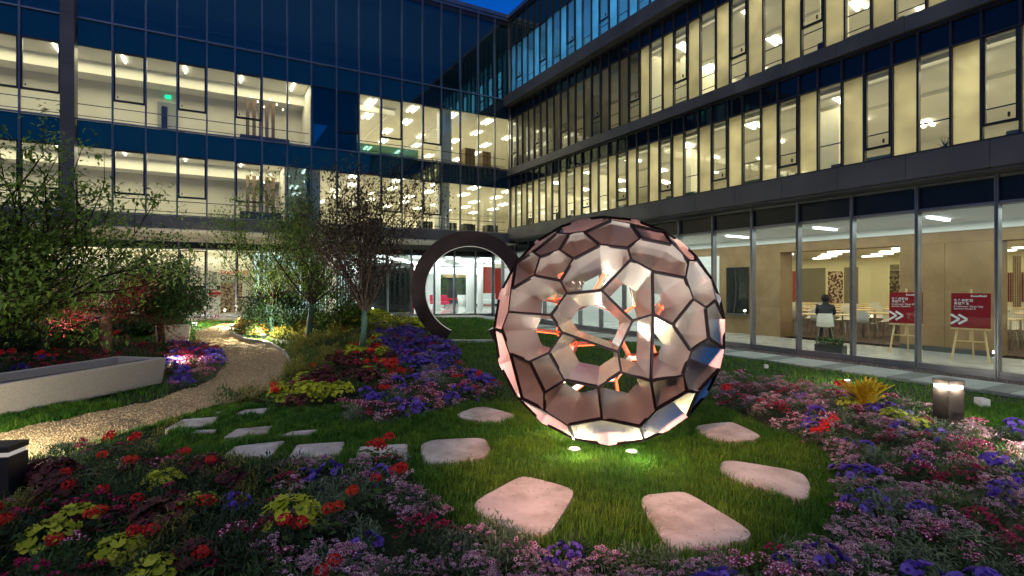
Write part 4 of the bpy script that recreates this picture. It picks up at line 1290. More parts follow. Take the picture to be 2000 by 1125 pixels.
def flood(px, py, lab, power, aim, color=(1, .9, .7), size=.10, lit=True):
    x, y = gp(px, py); z = float(gh(x, y))
    t = empty('garden_spotlight', (x, y, z), math.atan2(aim[1], aim[0]) - math.pi / 2, lab, 'spotlight')
    MB().box(-size / 2, size / 2, -size * .35, size * .35, .03, .03 + size * .7).build('housing', M_FIX, t, bevel=.006)
    MB().box(-.012, .012, -.012, .012, -.03, .03).build('spike', M_DKG, t)
    if lit:
        MB().box(-size * .48, size * .48, -size * .30, size * .30, .032 + size * .7, .04 + size * .7).build('lens', M_GLOW, t)
        lamp('spot_lamp', 'POINT', (0, .0, size + .14), power, color, .03, parent=t)
    return t
flood(515, 662, 'small glowing spotlight at the bend of the path among yellow leaves', 190, (1, 1), size=.14)
flood(380, 638, 'small glowing spotlight on the far grass corner left of the path', 60, (0, 1), size=.13)
flood(452, 641, 'small glowing spotlight at the far right edge of the path', 60, (0, 1), size=.12)
flood(347, 722, 'bright spotlight among the violet flowers at the end of the long planter', 45, (-1, 1), size=.12)
flood(762, 622, 'bright spotlight on the lawn in front of the black screens', 26, (0, 1), (.95, 1, .95), size=.18)
flood(1918, 798, 'unlit white box spotlight lying on the grass right of the bollard', 0, (-1, .2), size=.16, lit=False)
flood(1496, 722, 'small unlit white spotlight at the back edge of the right bed', 0, (-1, .2), size=.10, lit=False)
flood(1655, 752, 'small white spotlight behind the yellow croton', 16, (.4, -1), size=.07)
def uplight(x, y, lab, power, spot=110):
    t = empty('ground_uplight', (x, y, 0.0), 0, lab, 'ground light')
    MB().lathe([(.07, -.05), (.07, .028), (.055, .034)], (0, 0, 0), 20).build('rim', M_STEEL, t)
    MB().lathe([(.05, .0342), (.05, .038), (.02, .040)], (0, 0, 0), 16).build('lens', M_GLOW, t)
    lamp('uplight_lamp', 'SPOT', (0, 0, .06), power, (1, .96, .84), .04, (math.pi, 0, 0), t, spot=spot)
    lamp('uplight_spill', 'POINT', (0, -.34, .20), min(power, 38) * .17, (1, .86, .50), .08, parent=t)
x, y = gp(1122, 877, .03); uplight(x, y, 'left of two glowing ground uplights in the grass under the front of the sphere', 38)
x, y = gp(1234, 882, .03); uplight(x, y, 'right of two glowing ground uplights in the grass under the front of the sphere', 38)
uplight(.62, 6.25, 'ground uplight under the back left of the sphere, seen through its openings', 330)
uplight(1.25, 6.35, 'ground uplight under the back right of the sphere, seen through its openings', 330)
# pinkish light on the sphere from an added, unseen mast behind the viewer
fm = empty('added_floodlight', (-1.5, -0.5, 0), 0, 'added mast floodlight, unseen behind the camera, giving a rosy beam', 'floodlight')
MB().tube([(0, 0, 0), (0, 0, 2.7)], .04, 10).build('mast', M_BOL, fm)
MB().box(-.2, .2, -.05, .06, 2.72, 3.0).build('housing', M_BOL, fm)
d_ = (Vector((1.0, 5.0, .70)) - Vector((-1.5, -.38, 2.85))).normalized()
lamp('rosy_spot', 'SPOT', (0, .12, 2.85), 1400, (1, .45, .33), .15, d_.to_track_quat('-Z', 'Y').to_euler(), fm, spot=34)

def added_upspot(x, y, tgt, power, lab, color=(1, .97, .90), spot=50, zs=.14):  # spike spots added to brighten the sphere and the trees
    t = empty('garden_spotlight', (x, y, 0), 0, lab, 'spotlight')
    d = (Vector(tgt) - Vector((x, y, zs))).normalized()
    MB().tube([(0, 0, 0), (0, 0, zs - .04)], .012, 6).build('spike', M_DKG, t)
    b = MB(); b.tube([Vector((0, 0, zs)) - d * .06, Vector((0, 0, zs)) + d * .04], [.035, .045], 12); b.build('housing', M_DKG, t)
    l = lamp('spot_lamp', 'SPOT', Vector((0, 0, zs)) + d * .07, power, color, .05, d.to_track_quat('-Z', 'Y').to_euler(), t, spot=spot)
added_upspot(.1, 2.0, (.85, 5.2, 1.7), 620, 'black spike spotlight behind the foreground flowers, aimed at the left of the sphere', spot=34, zs=.42)
added_upspot(1.9, 2.0, (1.3, 5.2, 1.9), 560, 'black spike spotlight behind the foreground flowers, aimed at the right of the sphere', spot=34, zs=.42)
added_upspot(-2.8, 9.6, (-3.6, 12.3, 2.6), 170, 'black spike spotlight in the middle bed aimed up at the fan trees', spot=80)
added_upspot(-6.6, 8.2, (-7.6, 10.2, 2.4), 330, 'black spike spotlight beside the path aimed up into the large left tree', (1, .95, .78), 95)

flood(-75, 905, 'spotlight beside the path just outside the left edge of the frame', 75, (1, .3), size=.12)  # added off frame to brighten the planter and the path
flood(2110, 925, 'spotlight in the bed just outside the right edge of the frame', 55, (-1, .3), size=.12)  # added off frame to brighten the right hand bed

# ================================================================== PLANTS
def A(V, T, M=None):
    V = np.array(V, float); T = np.array(T, int)
    return (V, T, np.zeros(len(T), int) if M is None else np.array(M, int))
def rotm(yaw, tilt):
    cy_, sy_ = math.cos(yaw), math.sin(yaw); ct, st = math.cos(tilt), math.sin(tilt)
    R1_ = np.array([[1, 0, 0], [0, ct, -st], [0, st, ct]]); R2_ = np.array([[cy_, -sy_, 0], [sy_, cy_, 0], [0, 0, 1]])
    return R2_ @ R1_
class TB:
    def __init__(s): s.V = []; s.T = []; s.M = []; s.n = 0
    def add(s, t, pos=(0, 0, 0), yaw=0, tilt=0, sc=1.0, mi=None):
        V = (t[0] * sc) @ rotm(yaw, tilt).T + np.array(pos)
        s.V.append(V); s.T.append(t[1] + s.n); s.M.append(t[2] if mi is None else np.full(len(t[1]), mi)); s.n += len(V)
        return s
    def get(s): return (np.concatenate(s.V), np.concatenate(s.T), np.concatenate(s.M))
# blossoms face +z; leaves grow along +y
def disc(n, r, ratio, zc, zr, mi=0, rc=None):
    V = [(0, 0, zc)]
    for k in range(2 * n):
        a = math.pi * k / n; rr = r if k % 2 == 0 else r * ratio
        V.append((rr * math.cos(a), rr * math.sin(a), zr if k % 2 == 0 else zr * .6))
    T = [(0, 1 + k, 1 + (k + 1) % (2 * n)) for k in range(2 * n)]
    return A(V, T, [mi] * len(T))
def eye_disc(t, r, z, mi):
    V = [(0, 0, z)] + [(r * math.cos(a), r * math.sin(a), z) for a in np.linspace(0, 2 * math.pi, 6)[:-1]]
    T = [(0, 1 + k, 1 + (k + 1) % 5) for k in range(5)]
    return (np.concatenate([t[0], np.array(V)]), np.concatenate([t[1], np.array(T) + len(t[0])]), np.concatenate([t[2], np.full(5, mi)]))
petunia = eye_disc(disc(5, .032, .84, -.022, .0, 1), .010, -.010, 2)
small5 = eye_disc(disc(5, .0125, .55, -.002, .002, 1), .005, .0015, 2)
dot5 = disc(4, .011, .6, -.003, .002, 1)
leafn = A([(0, 0, 0), (-.0045, .022, .003), (.0045, .022, .003), (0, .05, -.003)], [(0, 2, 1), (1, 2, 3)])
leafo = A([(0, 0, 0), (-.011, .02, .005), (.011, .02, .005), (0, .022, 0), (0, .046, -.003)], [(0, 3, 1), (0, 2, 3), (1, 3, 4), (3, 2, 4)])
def lobed(r, mi=0, n=7):
    V = [(0, r * .4, .0)]
    m = 2 * n
    for k in range(m):
        a = -math.pi / 2 + .25 + (2 * math.pi - .5) * k / (m - 1); rr = r * (1.0 if k % 2 else .80)
        V.append((rr * math.cos(a), r * .4 + rr * math.sin(a), .10 * r * (1 if k % 2 else -1) + .18 * r * math.cos(a) ** 2))
    T = [(0, 1 + k, 2 + k) for k in range(m - 1)]
    return A(V, T, [mi] * len(T))
RR = random.Random(5)
def plant_dome(kind, R, Hh, nleaf, nfl, cluster=False):
    tb = TB()
    for _ in range(nleaf):
        a = RR.uniform(0, 6.28); u = math.sqrt(RR.random()); z = Hh * math.sqrt(max(0, 1 - u * u)) * RR.uniform(.35, 1.0)
        lf = {'petunia': leafo, 'dianthus': leafn, 'airy': leafn, 'fine': leafn}[kind]
        tb.add(lf, (R * u * math.cos(a), R * u * math.sin(a), z), RR.uniform(0, 6.28), RR.uniform(-.3, 1.2), RR.uniform(.7, 1.4), 0)
    if cluster:
        for _ in range(max(2, nfl // 9)):
            a = RR.uniform(0, 6.28); u = math.sqrt(RR.random()) * .9; z = Hh * math.sqrt(max(0, 1 - u * u)) * 1.02
            for _ in range(9):
                dx, dy = RR.gauss(0, .022), RR.gauss(0, .022)
                tb.add(small5, (R * u * math.cos(a) + dx, R * u * math.sin(a) + dy, z + .02 - 8 * (dx * dx + dy * dy) + RR.uniform(-.004, .004)), RR.uniform(0, 6.28), RR.uniform(-.2, 1.0), RR.uniform(.8, 1.3))
    else:
        for _ in range(nfl):
            a = RR.uniform(0, 6.28); u = math.sqrt(RR.random()); z = Hh * math.sqrt(max(0, 1 - u * u)) + .015
            tb.add(petunia, (R * u * math.cos(a), R * u * math.sin(a), z), a + math.pi / 2 + RR.uniform(-1, 1), .15 + .9 * u, RR.uniform(.75, 1.15))
    return tb.get()
def plant_geranium(nh=3, leaf=20):
    tb = TB()
    lf = lobed(.032, 0, 6)
    for _ in range(leaf):
        a = RR.uniform(0, 6.28); u = math.sqrt(RR.random()) * .14
        tb.add(lf, (u * math.cos(a), u * math.sin(a), RR.uniform(.05, .15)), RR.uniform(0, 6.28), RR.uniform(-.2, .6), RR.uniform(.7, 1.2), 0)
    for h_ in range(nh):
        a = RR.uniform(0, 6.28); u = RR.uniform(0, .09) if nh > 1 else 0
        c = np.array([u * math.cos(a), u * math.sin(a), RR.uniform(.19, .23)])
        for k in range(46):
            th_ = math.acos(1 - 1.5 * RR.random()); ph = RR.uniform(0, 6.28)
            d = np.array([math.sin(th_) * math.cos(ph), math.sin(th_) * math.sin(ph), math.cos(th_) * .8])
            tb.add(dot5, c + d * .042, ph + math.pi / 2, th_, RR.uniform(.9, 1.4), 1)
        # stalk
        tb.add(A([(-.003, 0, 0), (.003, 0, 0), (0, 0, 1), (0, .003, 0)], [(0, 1, 2), (1, 3, 2), (3, 0, 2)]), (c[0], c[1], 0), 0, 0, 1, 0)
        tb.V[-1][:, 2] = np.minimum(tb.V[-1][:, 2], c[2])
    return tb.get()
def plant_heuchera(r=.16, n=46, ls=.042):
    tb = TB(); lf = lobed(ls, 0, 7)
    for i in range(n):
        a = RR.uniform(0, 6.28); u = math.sqrt(RR.random())
        tb.add(lf, (r * u * math.cos(a), r * u * math.sin(a), .06 + .13 * math.sqrt(1 - u * u * .9) + RR.uniform(-.02, .02)), a - math.pi / 2, .2 - 1.0 * u + RR.uniform(-.25, .25), RR.uniform(.65, 1.15))
    return tb.get()
# species -> (templates, materials)
def G(name, a, b): return pmat(name, a, b, rough=.6, island=True, trans=.25)
L_GREEN = G('mid_green_leaf', (.030, .075, .014), (.085, .16, .035))
L_GREY = G('grey_green_leaf', (.06, .11, .055), (.20, .27, .15))
L_DARK = G('deep_green_leaf', (.010, .028, .010), (.035, .075, .022))
L_LIME = G('lime_leaf', (.30, .36, .012), (.62, .66, .05))
L_OLIVE = G('olive_gold_leaf', (.10, .12, .015), (.30, .28, .05))
L_MAROON = G('maroon_leaf', (.045, .008, .010), (.16, .05, .045))
P_VIO = pmat('violet_petal', (.060, .028, .30), (.22, .13, .60), rough=.55, island=True, trans=.2)
P_MAG = pmat('magenta_petal', (.34, .010, .07), (.66, .08, .24), rough=.55, island=True, trans=.2)
P_PINK = pmat('pink_petal', (.46, .18, .30), (.88, .66, .70), rough=.55, island=True, trans=.2)
P_RED = pmat('red_petal', (.50, .008, .010), (.72, .05, .035), rough=.55, island=True, trans=.2)
P_ORR = pmat('orange_red_petal', (.62, .025, .010), (.80, .10, .03), rough=.55, island=True, trans=.2)
P_CRIM = pmat('crimson_petal', (.22, .006, .03), (.50, .02, .10), rough=.55, island=True, trans=.2)
P_ORG = pmat('orange_petal', (.65, .17, .01), (.85, .35, .03), rough=.55, island=True, trans=.2)
C_DARK = pmat('dark_eye', (.10, .005, .04), None)
C_PALE = pmat('pale_eye', (.80, .72, .75), None)
C_VIO = pmat('violet_eye', (.05, .01, .15), None)
SPEC = {
 'petunias': ([plant_dome('petunia', .12, .15, 46, 11) for _ in range(3)], [L_GREY, P_VIO, C_VIO]),
 'dianthus': ([plant_dome('dianthus', .12, .13, 56, 63, True) for _ in range(3)], [L_GREY, P_PINK, C_DARK]),
 'pink_dianthus': ([plant_dome('dianthus', .11, .13, 50, 45, True) for _ in range(2)], [L_GREEN, P_MAG, C_PALE]),
 'crimson_flowers': ([plant_dome('dianthus', .11, .14, 50, 54, True) for _ in range(2)], [L_DARK, P_CRIM, P_MAG]),
 'red_geraniums': ([plant_geranium(2) for _ in range(3)], [L_GREEN, P_RED]),
 'lime_heuchera': ([plant_heuchera() for _ in range(2)], [L_LIME]),
 'maroon_heuchera': ([plant_heuchera() for _ in range(2)], [L_MAROON]),
 'lime_leaves': ([plant_heuchera(.13, 60, .028) for _ in range(2)], [L_LIME]),
 'maroon_leaves': ([plant_heuchera(.13, 60, .030) for _ in range(2)], [L_MAROON]),
 'leafy_plants': ([plant_dome('fine', .13, .17, 150, 0) for _ in range(3)], [L_GREEN, P_PINK, C_DARK]),
 'grey_foliage': ([plant_dome('fine', .13, .17, 150, 0) for _ in range(3)], [L_GREY, P_PINK, C_DARK]),
 'dark_foliage': ([plant_dome('fine', .13, .19, 150, 0) for _ in range(3)], [L_DARK, P_PINK, C_DARK]),
 'olive_foliage': ([plant_dome('fine', .13, .20, 170, 0) for _ in range(3)], [L_OLIVE, P_PINK, C_DARK]),
 'orange_marigolds': ([plant_dome('dianthus', .11, .13, 50, 36, True) for _ in range(2)], [L_GREEN, P_ORG, P_ORG]),
}
LAB = {'lime_leaves': 'small lime green leaves', 'maroon_leaves': 'small maroon leaves', 'petunias': 'violet petunias', 'dianthus': 'pale pink dianthus with dark eyes', 'pink_dianthus': 'magenta dianthus', 'crimson_flowers': 'crimson flowers', 'red_geraniums': 'red geraniums',
 'lime_heuchera': 'lime green heuchera leaves', 'maroon_heuchera': 'maroon heuchera leaves', 'leafy_plants': 'green leafy plants', 'grey_foliage': 'grey green feathery foliage', 'dark_foliage': 'dark green foliage', 'olive_foliage': 'olive gold shrubby foliage', 'orange_marigolds': 'orange marigolds'}
def noise2(X, Y, s, seed):
    r = np.random.default_rng(seed); z = np.zeros_like(X)
    for _ in range(5):
        a = r.uniform(0, 6.28); z += np.sin((X * math.cos(a) + Y * math.sin(a)) * s * r.uniform(.7, 1.5) + r.uniform(0, 6.28))
    return z
BEDPOLY = []
def bed(where, px, weights, dens, patch=5.5, pw=.55, sc=1.0, hs=1.0, zmin=2.3):
    poly = [gp(*p) for p in px]
    BEDPOLY.append(poly)
    q = scatter(poly, dens, zmin=zmin, pw=pw, zref=5)
    if len(q) == 0: return
    X, Y = q[:, 0], q[:, 1]
    names = list(weights)
    sco = np.stack([noise2(X, Y, patch, 100 + hash_(n_)) * 1.0 + rng.gumbel(0, .7, len(X)) + 2.6 * math.log(weights[n_]) for n_ in names])
    pick = sco.argmax(0)
    k_ = (5 / np.maximum(Y, 5)) ** -.28
    for i, n_ in enumerate(names):
        m = pick == i
        if not m.any(): continue
        tm, mats = SPEC[n_]
        P = np.column_stack([X[m], Y[m], gh(X[m], Y[m]) - .01])
        n = m.sum(); s_ = rng.uniform(.75, 1.25, n) * sc * k_[m]
        S3 = np.stack([s_, s_, s_ * rng.uniform(.7, 1.25, n) * hs], 1)
        V, T, M_ = bake(tm, P, rng.uniform(0, 6.28, n), S3)
        tag(tri_mesh(n_, V, T, M_, mats), '%s massed in %s' % (LAB[n_], where), 'flowers' if 'foliage' not in n_ and 'leaf' not in n_ else 'foliage')
def hash_(s): return sum(ord(c) * (i + 3) for i, c in enumerate(s)) % 9973
# right hand bed
bed('the wide bed right of the sphere', [(1395, 742), (1400, 800), (1470, 826), (1560, 856), (1625, 905), (1648, 965), (1640, 1035), (1570, 1085), (1480, 1110), (1500, 1260), (2500, 1260), (2500, 900), (2050, 862), (1900, 838), (1780, 800), (1640, 770), (1520, 752)],
    {'petunias': .68, 'dianthus': 1.5, 'pink_dianthus': .9, 'crimson_flowers': .85, 'grey_foliage': .8, 'leafy_plants': .55, 'dark_foliage': .5, 'red_geraniums': .3}, 40)
# foreground bed
bed('the dark foreground bed on the left', [(-500, 900), (60, 915), (130, 885), (280, 893), (440, 912), (520, 925), (600, 925), (560, 1300), (-900, 1300)],
    {'dark_foliage': 1.3, 'maroon_heuchera': .36, 'leafy_plants': 1.1, 'olive_foliage': .7, 'red_geraniums': .55, 'lime_heuchera': .3, 'pink_dianthus': .5, 'crimson_flowers': .85}, 36)
bed('the foreground bed below the stepping stones', [(520, 930), (640, 918), (780, 905), (825, 955), (862, 1010), (960, 1055), (1050, 1092), (1300, 1108), (1480, 1112), (1520, 1300), (500, 1300)],
    {'petunias': .6, 'dianthus': 1.35, 'pink_dianthus': .4, 'crimson_flowers': .6, 'grey_foliage': 1.15, 'dark_foliage': .8, 'red_geraniums': .4}, 34)
# middle bed, split where the planting changes
bed('the middle bed next to the ring', [(735, 640), (800, 645), (850, 668), (900, 690), (880, 722), (800, 730), (760, 700), (720, 668)],
    {'petunias': 1.6, 'dianthus': .6, 'crimson_flowers': .6, 'grey_foliage': .5}, 30, pw=.4)
bed('the middle bed in front of the three small trees', [(600, 745), (690, 690), (735, 668), (765, 705), (790, 738), (720, 775), (640, 800), (560, 803), (500, 797), (560, 770)],
    {'lime_leaves': .8, 'maroon_leaves': .9, 'red_geraniums': .7, 'crimson_flowers': 1.0, 'leafy_plants': .7}, 26, pw=.4, patch=3.5)
bed('the middle bed nearest the stepping stones', [(735, 765), (800, 735), (885, 722), (955, 748), (968, 772), (890, 800), (770, 830), (690, 832), (665, 808)],
    {'petunias': 1.1, 'dianthus': .9, 'pink_dianthus': 1.3, 'red_geraniums': .35, 'crimson_flowers': .5, 'grey_foliage': .6}, 32, pw=.4)
bed('the middle bed under the green-wrapped trunks', [(575, 712), (572, 692), (545, 672), (520, 655), (560, 640), (650, 634), (735, 640), (725, 672), (650, 712), (590, 750), (560, 768), (505, 792), (420, 792), (500, 778), (552, 748)],
    {'olive_foliage': 1.5, 'leafy_plants': 1.0, 'dark_foliage': .6, 'crimson_flowers': .25}, 26, pw=.4, sc=1.1)
bed('the far end of the middle bed', [(455, 640), (540, 630), (620, 628), (700, 632), (640, 645), (560, 655), (500, 662), (470, 658)],
    {'orange_marigolds': 1.4, 'olive_foliage': .8, 'dark_foliage': .9}, 18, pw=.3, sc=1.2)
bed('the strip of shrubs behind the middle bed', [(610, 632), (740, 628), (800, 632), (840, 645), (760, 655), (700, 648)],
    {'olive_foliage': 1.3, 'lime_heuchera': .7, 'leafy_plants': 1.0}, 18, pw=.3, sc=1.3)
# small bed at the bend of the path, bed behind the planter
bed('the small bed at the outer bend of the path', [(330, 768), (388, 752), (424, 735), (436, 712), (425, 692), (385, 676), (330, 680), (322, 720)],
    {'petunias': 1.2, 'pink_dianthus': 1.1, 'crimson_flowers': .8, 'dianthus': .4}, 30, pw=.4)
bed('the shaded bed behind the long planter', [(-300, 800), (-60, 762), (322, 712), (330, 676), (250, 668), (0, 676), (-300, 700)],
    {'crimson_flowers': 1.1, 'red_geraniums': .3, 'dark_foliage': 1.6, 'petunias': .3}, 24, pw=.4)
bed('the verge between the path and the foreground bed', [(30, 915), (130, 884), (300, 838), (400, 806), (330, 846), (300, 880), (140, 892)],
    {'olive_foliage': 1.5, 'leafy_plants': 1.0}, 14, pw=.4, sc=.8)
# hedges on the left
def clump(name, px, py, w, h, n, mat_, lab, cat='shrub', dep=None, leaf=None, zc=None, stems=True):
    x, y = gp(px, py); z0 = float(gh(x, y)); dep = dep or w * .8
    t = empty(name, (x, y, z0), 0, lab, cat)
    r = np.random.default_rng(int(px * 7 + py))
    u = r.normal(0, 1, (n, 3)); u /= np.linalg.norm(u, axis=1)[:, None]
    rad = r.uniform(.25, 1, n) ** .5
    lump = 1 + .22 * np.sin(u[:, 0] * 5 + px) * np.cos(u[:, 2] * 6 + py) + .12 * np.sin(u[:, 1] * 11)
    P = u * (rad * lump)[:, None] * np.array([w / 2, dep / 2, h / 2]) + np.array([0, 0, h * .52])
    P[:, 2] = np.maximum(P[:, 2], .02)
    V, T, _ = bake([leaf or leafo], P, r.uniform(0, 6.28, n), r.uniform(.8, 1.6, n) * (1 if leaf is None else 1), tilt=r.uniform(-1.2, 1.4, n))
    tri_mesh('foliage', V, T, None, [mat_], parent=t, kind=None)
    if stems:
        b = MB()
        for k in range(6):
            a = k * 1.05; b.tube([(0.03 * math.cos(a), .03 * math.sin(a), 0), (w * .22 * math.cos(a), dep * .22 * math.sin(a), h * .5)], [.016, .006], 5)
        b.build('stem', M_BARK, t)
    return t
M_BARK = pmat('dark_bark', (.022, .015, .010), (.055, .038, .026), 14, .9, bump=.5, bscale=40)
M_BARKR = pmat('red_brown_bark', (.09, .05, .035), (.17, .10, .07), 14, .9, bump=.5, bscale=40)
M_WRAP = pmat('green_trunk_wrap', (.02, .055, .038), (.04, .09, .06), 20, .8, bump=.4, bscale=60)
big = (leafo[0] * 1.5, leafo[1], leafo[2])
clump('round_shrub', 538, 648, 2.2, 1.35, 9000, L_DARK, 'rounded dark green shrub behind the leftmost small fan tree', leaf=big)
clump('round_shrub', 648, 646, 2.1, 1.65, 7000, G('shrub_leaf', (.03, .07, .015), (.10, .16, .03)), 'rounded mid green shrub between the two nearer fan trees', leaf=big)
clump('round_shrub', 690, 642, 1.3, .85, 3500, L_OLIVE, 'low olive shrub behind the nearest fan tree trunk', leaf=big)
for (p, q, w, h, lab) in ((60, 690, 2.6, .75, 'low dark hedge clump at the far left behind the long planter'), (150, 668, 2.2, .6, 'low dark hedge clump left of the red maple trunk'), (300, 650, 1.9, .55, 'low dark hedge clump left of the small mirror planter'), (245, 655, 1.5, .55, 'low dark hedge clump right behind the red maple trunk'), (-60, 700, 2.5, .9, 'dark hedge clump cut by the left edge')):
    clump('hedge_clump', p, q, w, h, 5000, L_DARK, lab, leaf=big)

# ------------------------------------------------------------------ trees
def tree(px, py, lab, trunk_h, trunk_r, tmat, lean, branches, levels, leafmat, nleaf, leafscale, spread, top, seed, bmat=None, cloud=0.12, z0=None, flat=1.0, XY=None, up=1.0, keep=1.0):
    r = random.Random(seed)
    x, y = XY or gp(px, py)
    t = empty('tree', (x, y, float(gh(x, y))), 0, lab, 'tree')
    tr = MB()
    pts = []; n = 6
    for i in range(n + 1):
        f_ = i / n
        pts.append((lean[0] * f_ + .02 * math.sin(5 * f_ + seed), lean[1] * f_, trunk_h * f_ - .05 * (1 - f_)))
    tr.tube(pts, [trunk_r * (1.25 - .25 * min(1, f_ * 6) - .18 * f_) for f_ in np.linspace(0, 1, n + 1)], 10)
    tr.build('trunk', tmat, t, smooth=True)
    br = MB(); tips = []
    def grow(p, d, L, rad, lev):
        pts = [p]; q = Vector(p); dd = Vector(d)
        segs = 4
        for i in range(segs):
            dd = (dd + Vector((r.uniform(-.14, .14), r.uniform(-.14, .14), r.uniform(-.05, .12) * up))).normalized()
            q = q + dd * (L / segs); pts.append(q.copy())
            if lev <= 1 or i >= 2: tips.append((q.copy(), dd.copy(), lev))
        br.tube(pts, [rad * (1 - .75 * i / segs) for i in range(segs + 1)], 5 if lev else 6, cap=False)
        if lev < levels:
            for k in range(r.choice((3, 3, 4))):
                i = r.randint(1, segs)
                ax = Vector((r.gauss(0, 1), r.gauss(0, 1), r.gauss(0, .8))).normalized()
                nd = (dd + ax * r.uniform(.4, .85)).normalized()
                grow(pts[i], nd, L * r.uniform(.45, .7), max(.0028, rad * .45), lev + 1)
    base = Vector(pts[-1])
    for (az, el, L) in branches(r):
        d = Vector((math.cos(az) * math.cos(el), math.sin(az) * math.cos(el) * flat, math.sin(el)))
        grow(base + Vector((r.uniform(-.02, .02), r.uniform(-.02, .02), -r.uniform(0, .12))), d, L, trunk_r * .36, 0)
    br.build('branches', bmat or M_BARK, t)
    R_ = np.random.default_rng(seed)
    idx = R_.integers(0, len(tips), nleaf)
    P = np.array([tips[i][0] for i in idx]) + R_.normal(0, cloud, (nleaf, 3))
    V, T, _ = bake([leafo], P, R_.uniform(0, 6.28, nleaf), R_.uniform(.6, 1.25, nleaf) * leafscale, tilt=R_.uniform(-1.3, .7, nleaf))
    tri_mesh('crown', V, T, None, [leafmat], parent=t, kind=None)
    return t
def fan(n, el0, el1, L0, L1):
    return lambda r: [(6.283 * k / n + r.uniform(-.3, .3), r.uniform(el0, el1), r.uniform(L0, L1)) for k in range(n)]
L_EVER = G('evergreen_leaf', (.015, .045, .012), (.06, .13, .03))
L_FAN = G('fan_tree_leaf', (.06, .12, .018), (.20, .30, .05))
L_PUR = G('purple_tree_leaf', (.024, .018, .013), (.085, .058, .040))
L_MAPLE = G('red_maple_leaf', (.20, .015, .02), (.46, .07, .06))
L_LT = G('bright_tree_leaf', (.06, .13, .02), (.26, .40, .06))
tree(532, 653, 'small fan tree with a green wrapped trunk, leftmost and farthest of three', .95, .075, M_WRAP, (0, 0), fan(14, .70, 1.35, 1.2, 2.0), 2, L_FAN, 7000, 2.1, 1, 3, 21)
tree(604, 672, 'small fan tree with a green wrapped trunk and light leaves, middle of three', 1.20, .085, M_WRAP, (.05, 0), fan(19, .58, 1.3, 1.55, 2.35), 2, L_FAN, 13000, 2.1, 1, 3, 22)
tree(708, 700, 'small fan tree with dark purple leaves and a green wrapped trunk, nearest of three', 1.12, .075, M_WRAP, (.04, 0), fan(18, .72, 1.4, 1.45, 2.3), 2, L_PUR, 12000, 1.7, 1, 3, 29)
# dark evergreen with the red leaved maple on the left
tree(318, 690, 'dense dark evergreen tree at the left behind the small mirror planter', 1.0, .09, M_BARK, (-.1, 0), fan(16, .1, 1.4, .7, 1.25), 2, L_EVER, 15000, 1.9, 1, 3, 31, cloud=.17)
tree(206, 702, 'red leaved maple with a thick pale lit trunk behind the long planter', 1.10, .13, M_BARKR, (.05, 0), lambda r: [(r.uniform(0, 6.28), r.uniform(-.15, .75), r.uniform(.6, 1.1)) for _ in range(12)], 2, L_MAPLE, 6000, 1.5, 1, 3, 33, cloud=.12)
x, y = gp(178, 706)
lamp('maple_uplight_lamp', 'SPOT', (x - .25, y - .5, .3), 45, (1, .86, .66), .05, (math.radians(165), 0, math.radians(-15)), spot=95)
# the large fan of branches at the far left
def bigfan(r):
    L_ = []
    for k in range(26):
        L_.append((r.uniform(-1.1, 1.1) if k % 4 else r.uniform(2, 4), r.uniform(.35, 1.2), r.uniform(1.3, 2.35)))
    return L_
tree(-30, 756, 'large spreading multi-stemmed tree at the left edge with bright green leaf tips', .85, .12, M_BARK, (-.05, 0), bigfan, 2, L_LT, 13500, 2.3, 1, 3, 41, cloud=.11, flat=.7)
tree(88, 700, 'dark small tree behind the branches of the large left tree', .6, .08, M_BARK, (0, 0), lambda r: [(r.uniform(0, 6.28), r.uniform(.3, 1.35), r.uniform(1.0, 1.9)) for _ in range(12)], 2, L_DARK, 3500, 1.6, 1, 3, 43, cloud=.2)

# ------------------------------------------------------------------ single plants that stand out
def single(name, px, py, templ, mats, lab, cat='flowering plant', sc=1.0, yaw=None, parts=('foliage', 'blossoms')):
    x, y = gp(px, py)
    t = empty(name, (x, y, float(gh(x, y))), RR.uniform(0, 6.28) if yaw is None else yaw, lab, cat)
    V, T, M_ = templ; V = V * sc
    lo = M_ == 0
    tri_mesh(parts[0], V, T[lo], None, [mats[0]], parent=t, kind=None)
    if (~lo).any():
        tri_mesh(parts[1], V, T[~lo], np.maximum(M_[~lo] - 1, 0), mats[1:], parent=t, kind=None)
    return t
# croton: long upright yellow leaves with green ribs
def longleaf(L, w, arch):
    V = []; T = []
    n = 6
    for i in range(n + 1):
        f_ = i / n; ww = w * math.sin(math.pi * min(1, f_ * .94 + .06)) ** .8
        y_ = L * (f_ - .25 * arch * f_ * f_); z_ = L * (.9 * f_ - arch * f_ * f_)
        wob = .12 * w * math.sin(9 * f_)
        V += [(-ww / 2, y_, z_ + w * .18 + wob), (0, y_, z_), (ww / 2, y_, z_ + w * .18 - wob)]
    for i in range(n):
        a = i * 3
        for k in (0, 1): T += [(a + k, a + k + 1, a + k + 4), (a + k, a + k + 4, a + k + 3)]
    return A(V, T)
M_CROT = pmat('yellow_croton_leaf', (.62, .40, .02), (.30, .26, .02), 26, .4, trans=.25, contrast=(.42, .62))
x, y = gp(1690, 806)
cro = empty('croton', (x, y, 0), 0, 'yellow croton with long upright leaves, the tallest plant in the right hand bed', 'shrub')
for k in range(36):
    a = RR.uniform(0, 6.28); ll = longleaf(RR.uniform(.24, .38), RR.uniform(.07, .10), RR.uniform(.15, .6))
    V = (ll[0]) @ rotm(a, RR.uniform(-.1, .75)).T + np.array([.05 * -math.sin(a), .05 * math.cos(a), RR.uniform(.04, .16)])
    tri_mesh('leaf', V, ll[1], None, [M_CROT], parent=cro, kind=None, smooth=True)
s_ = MB()
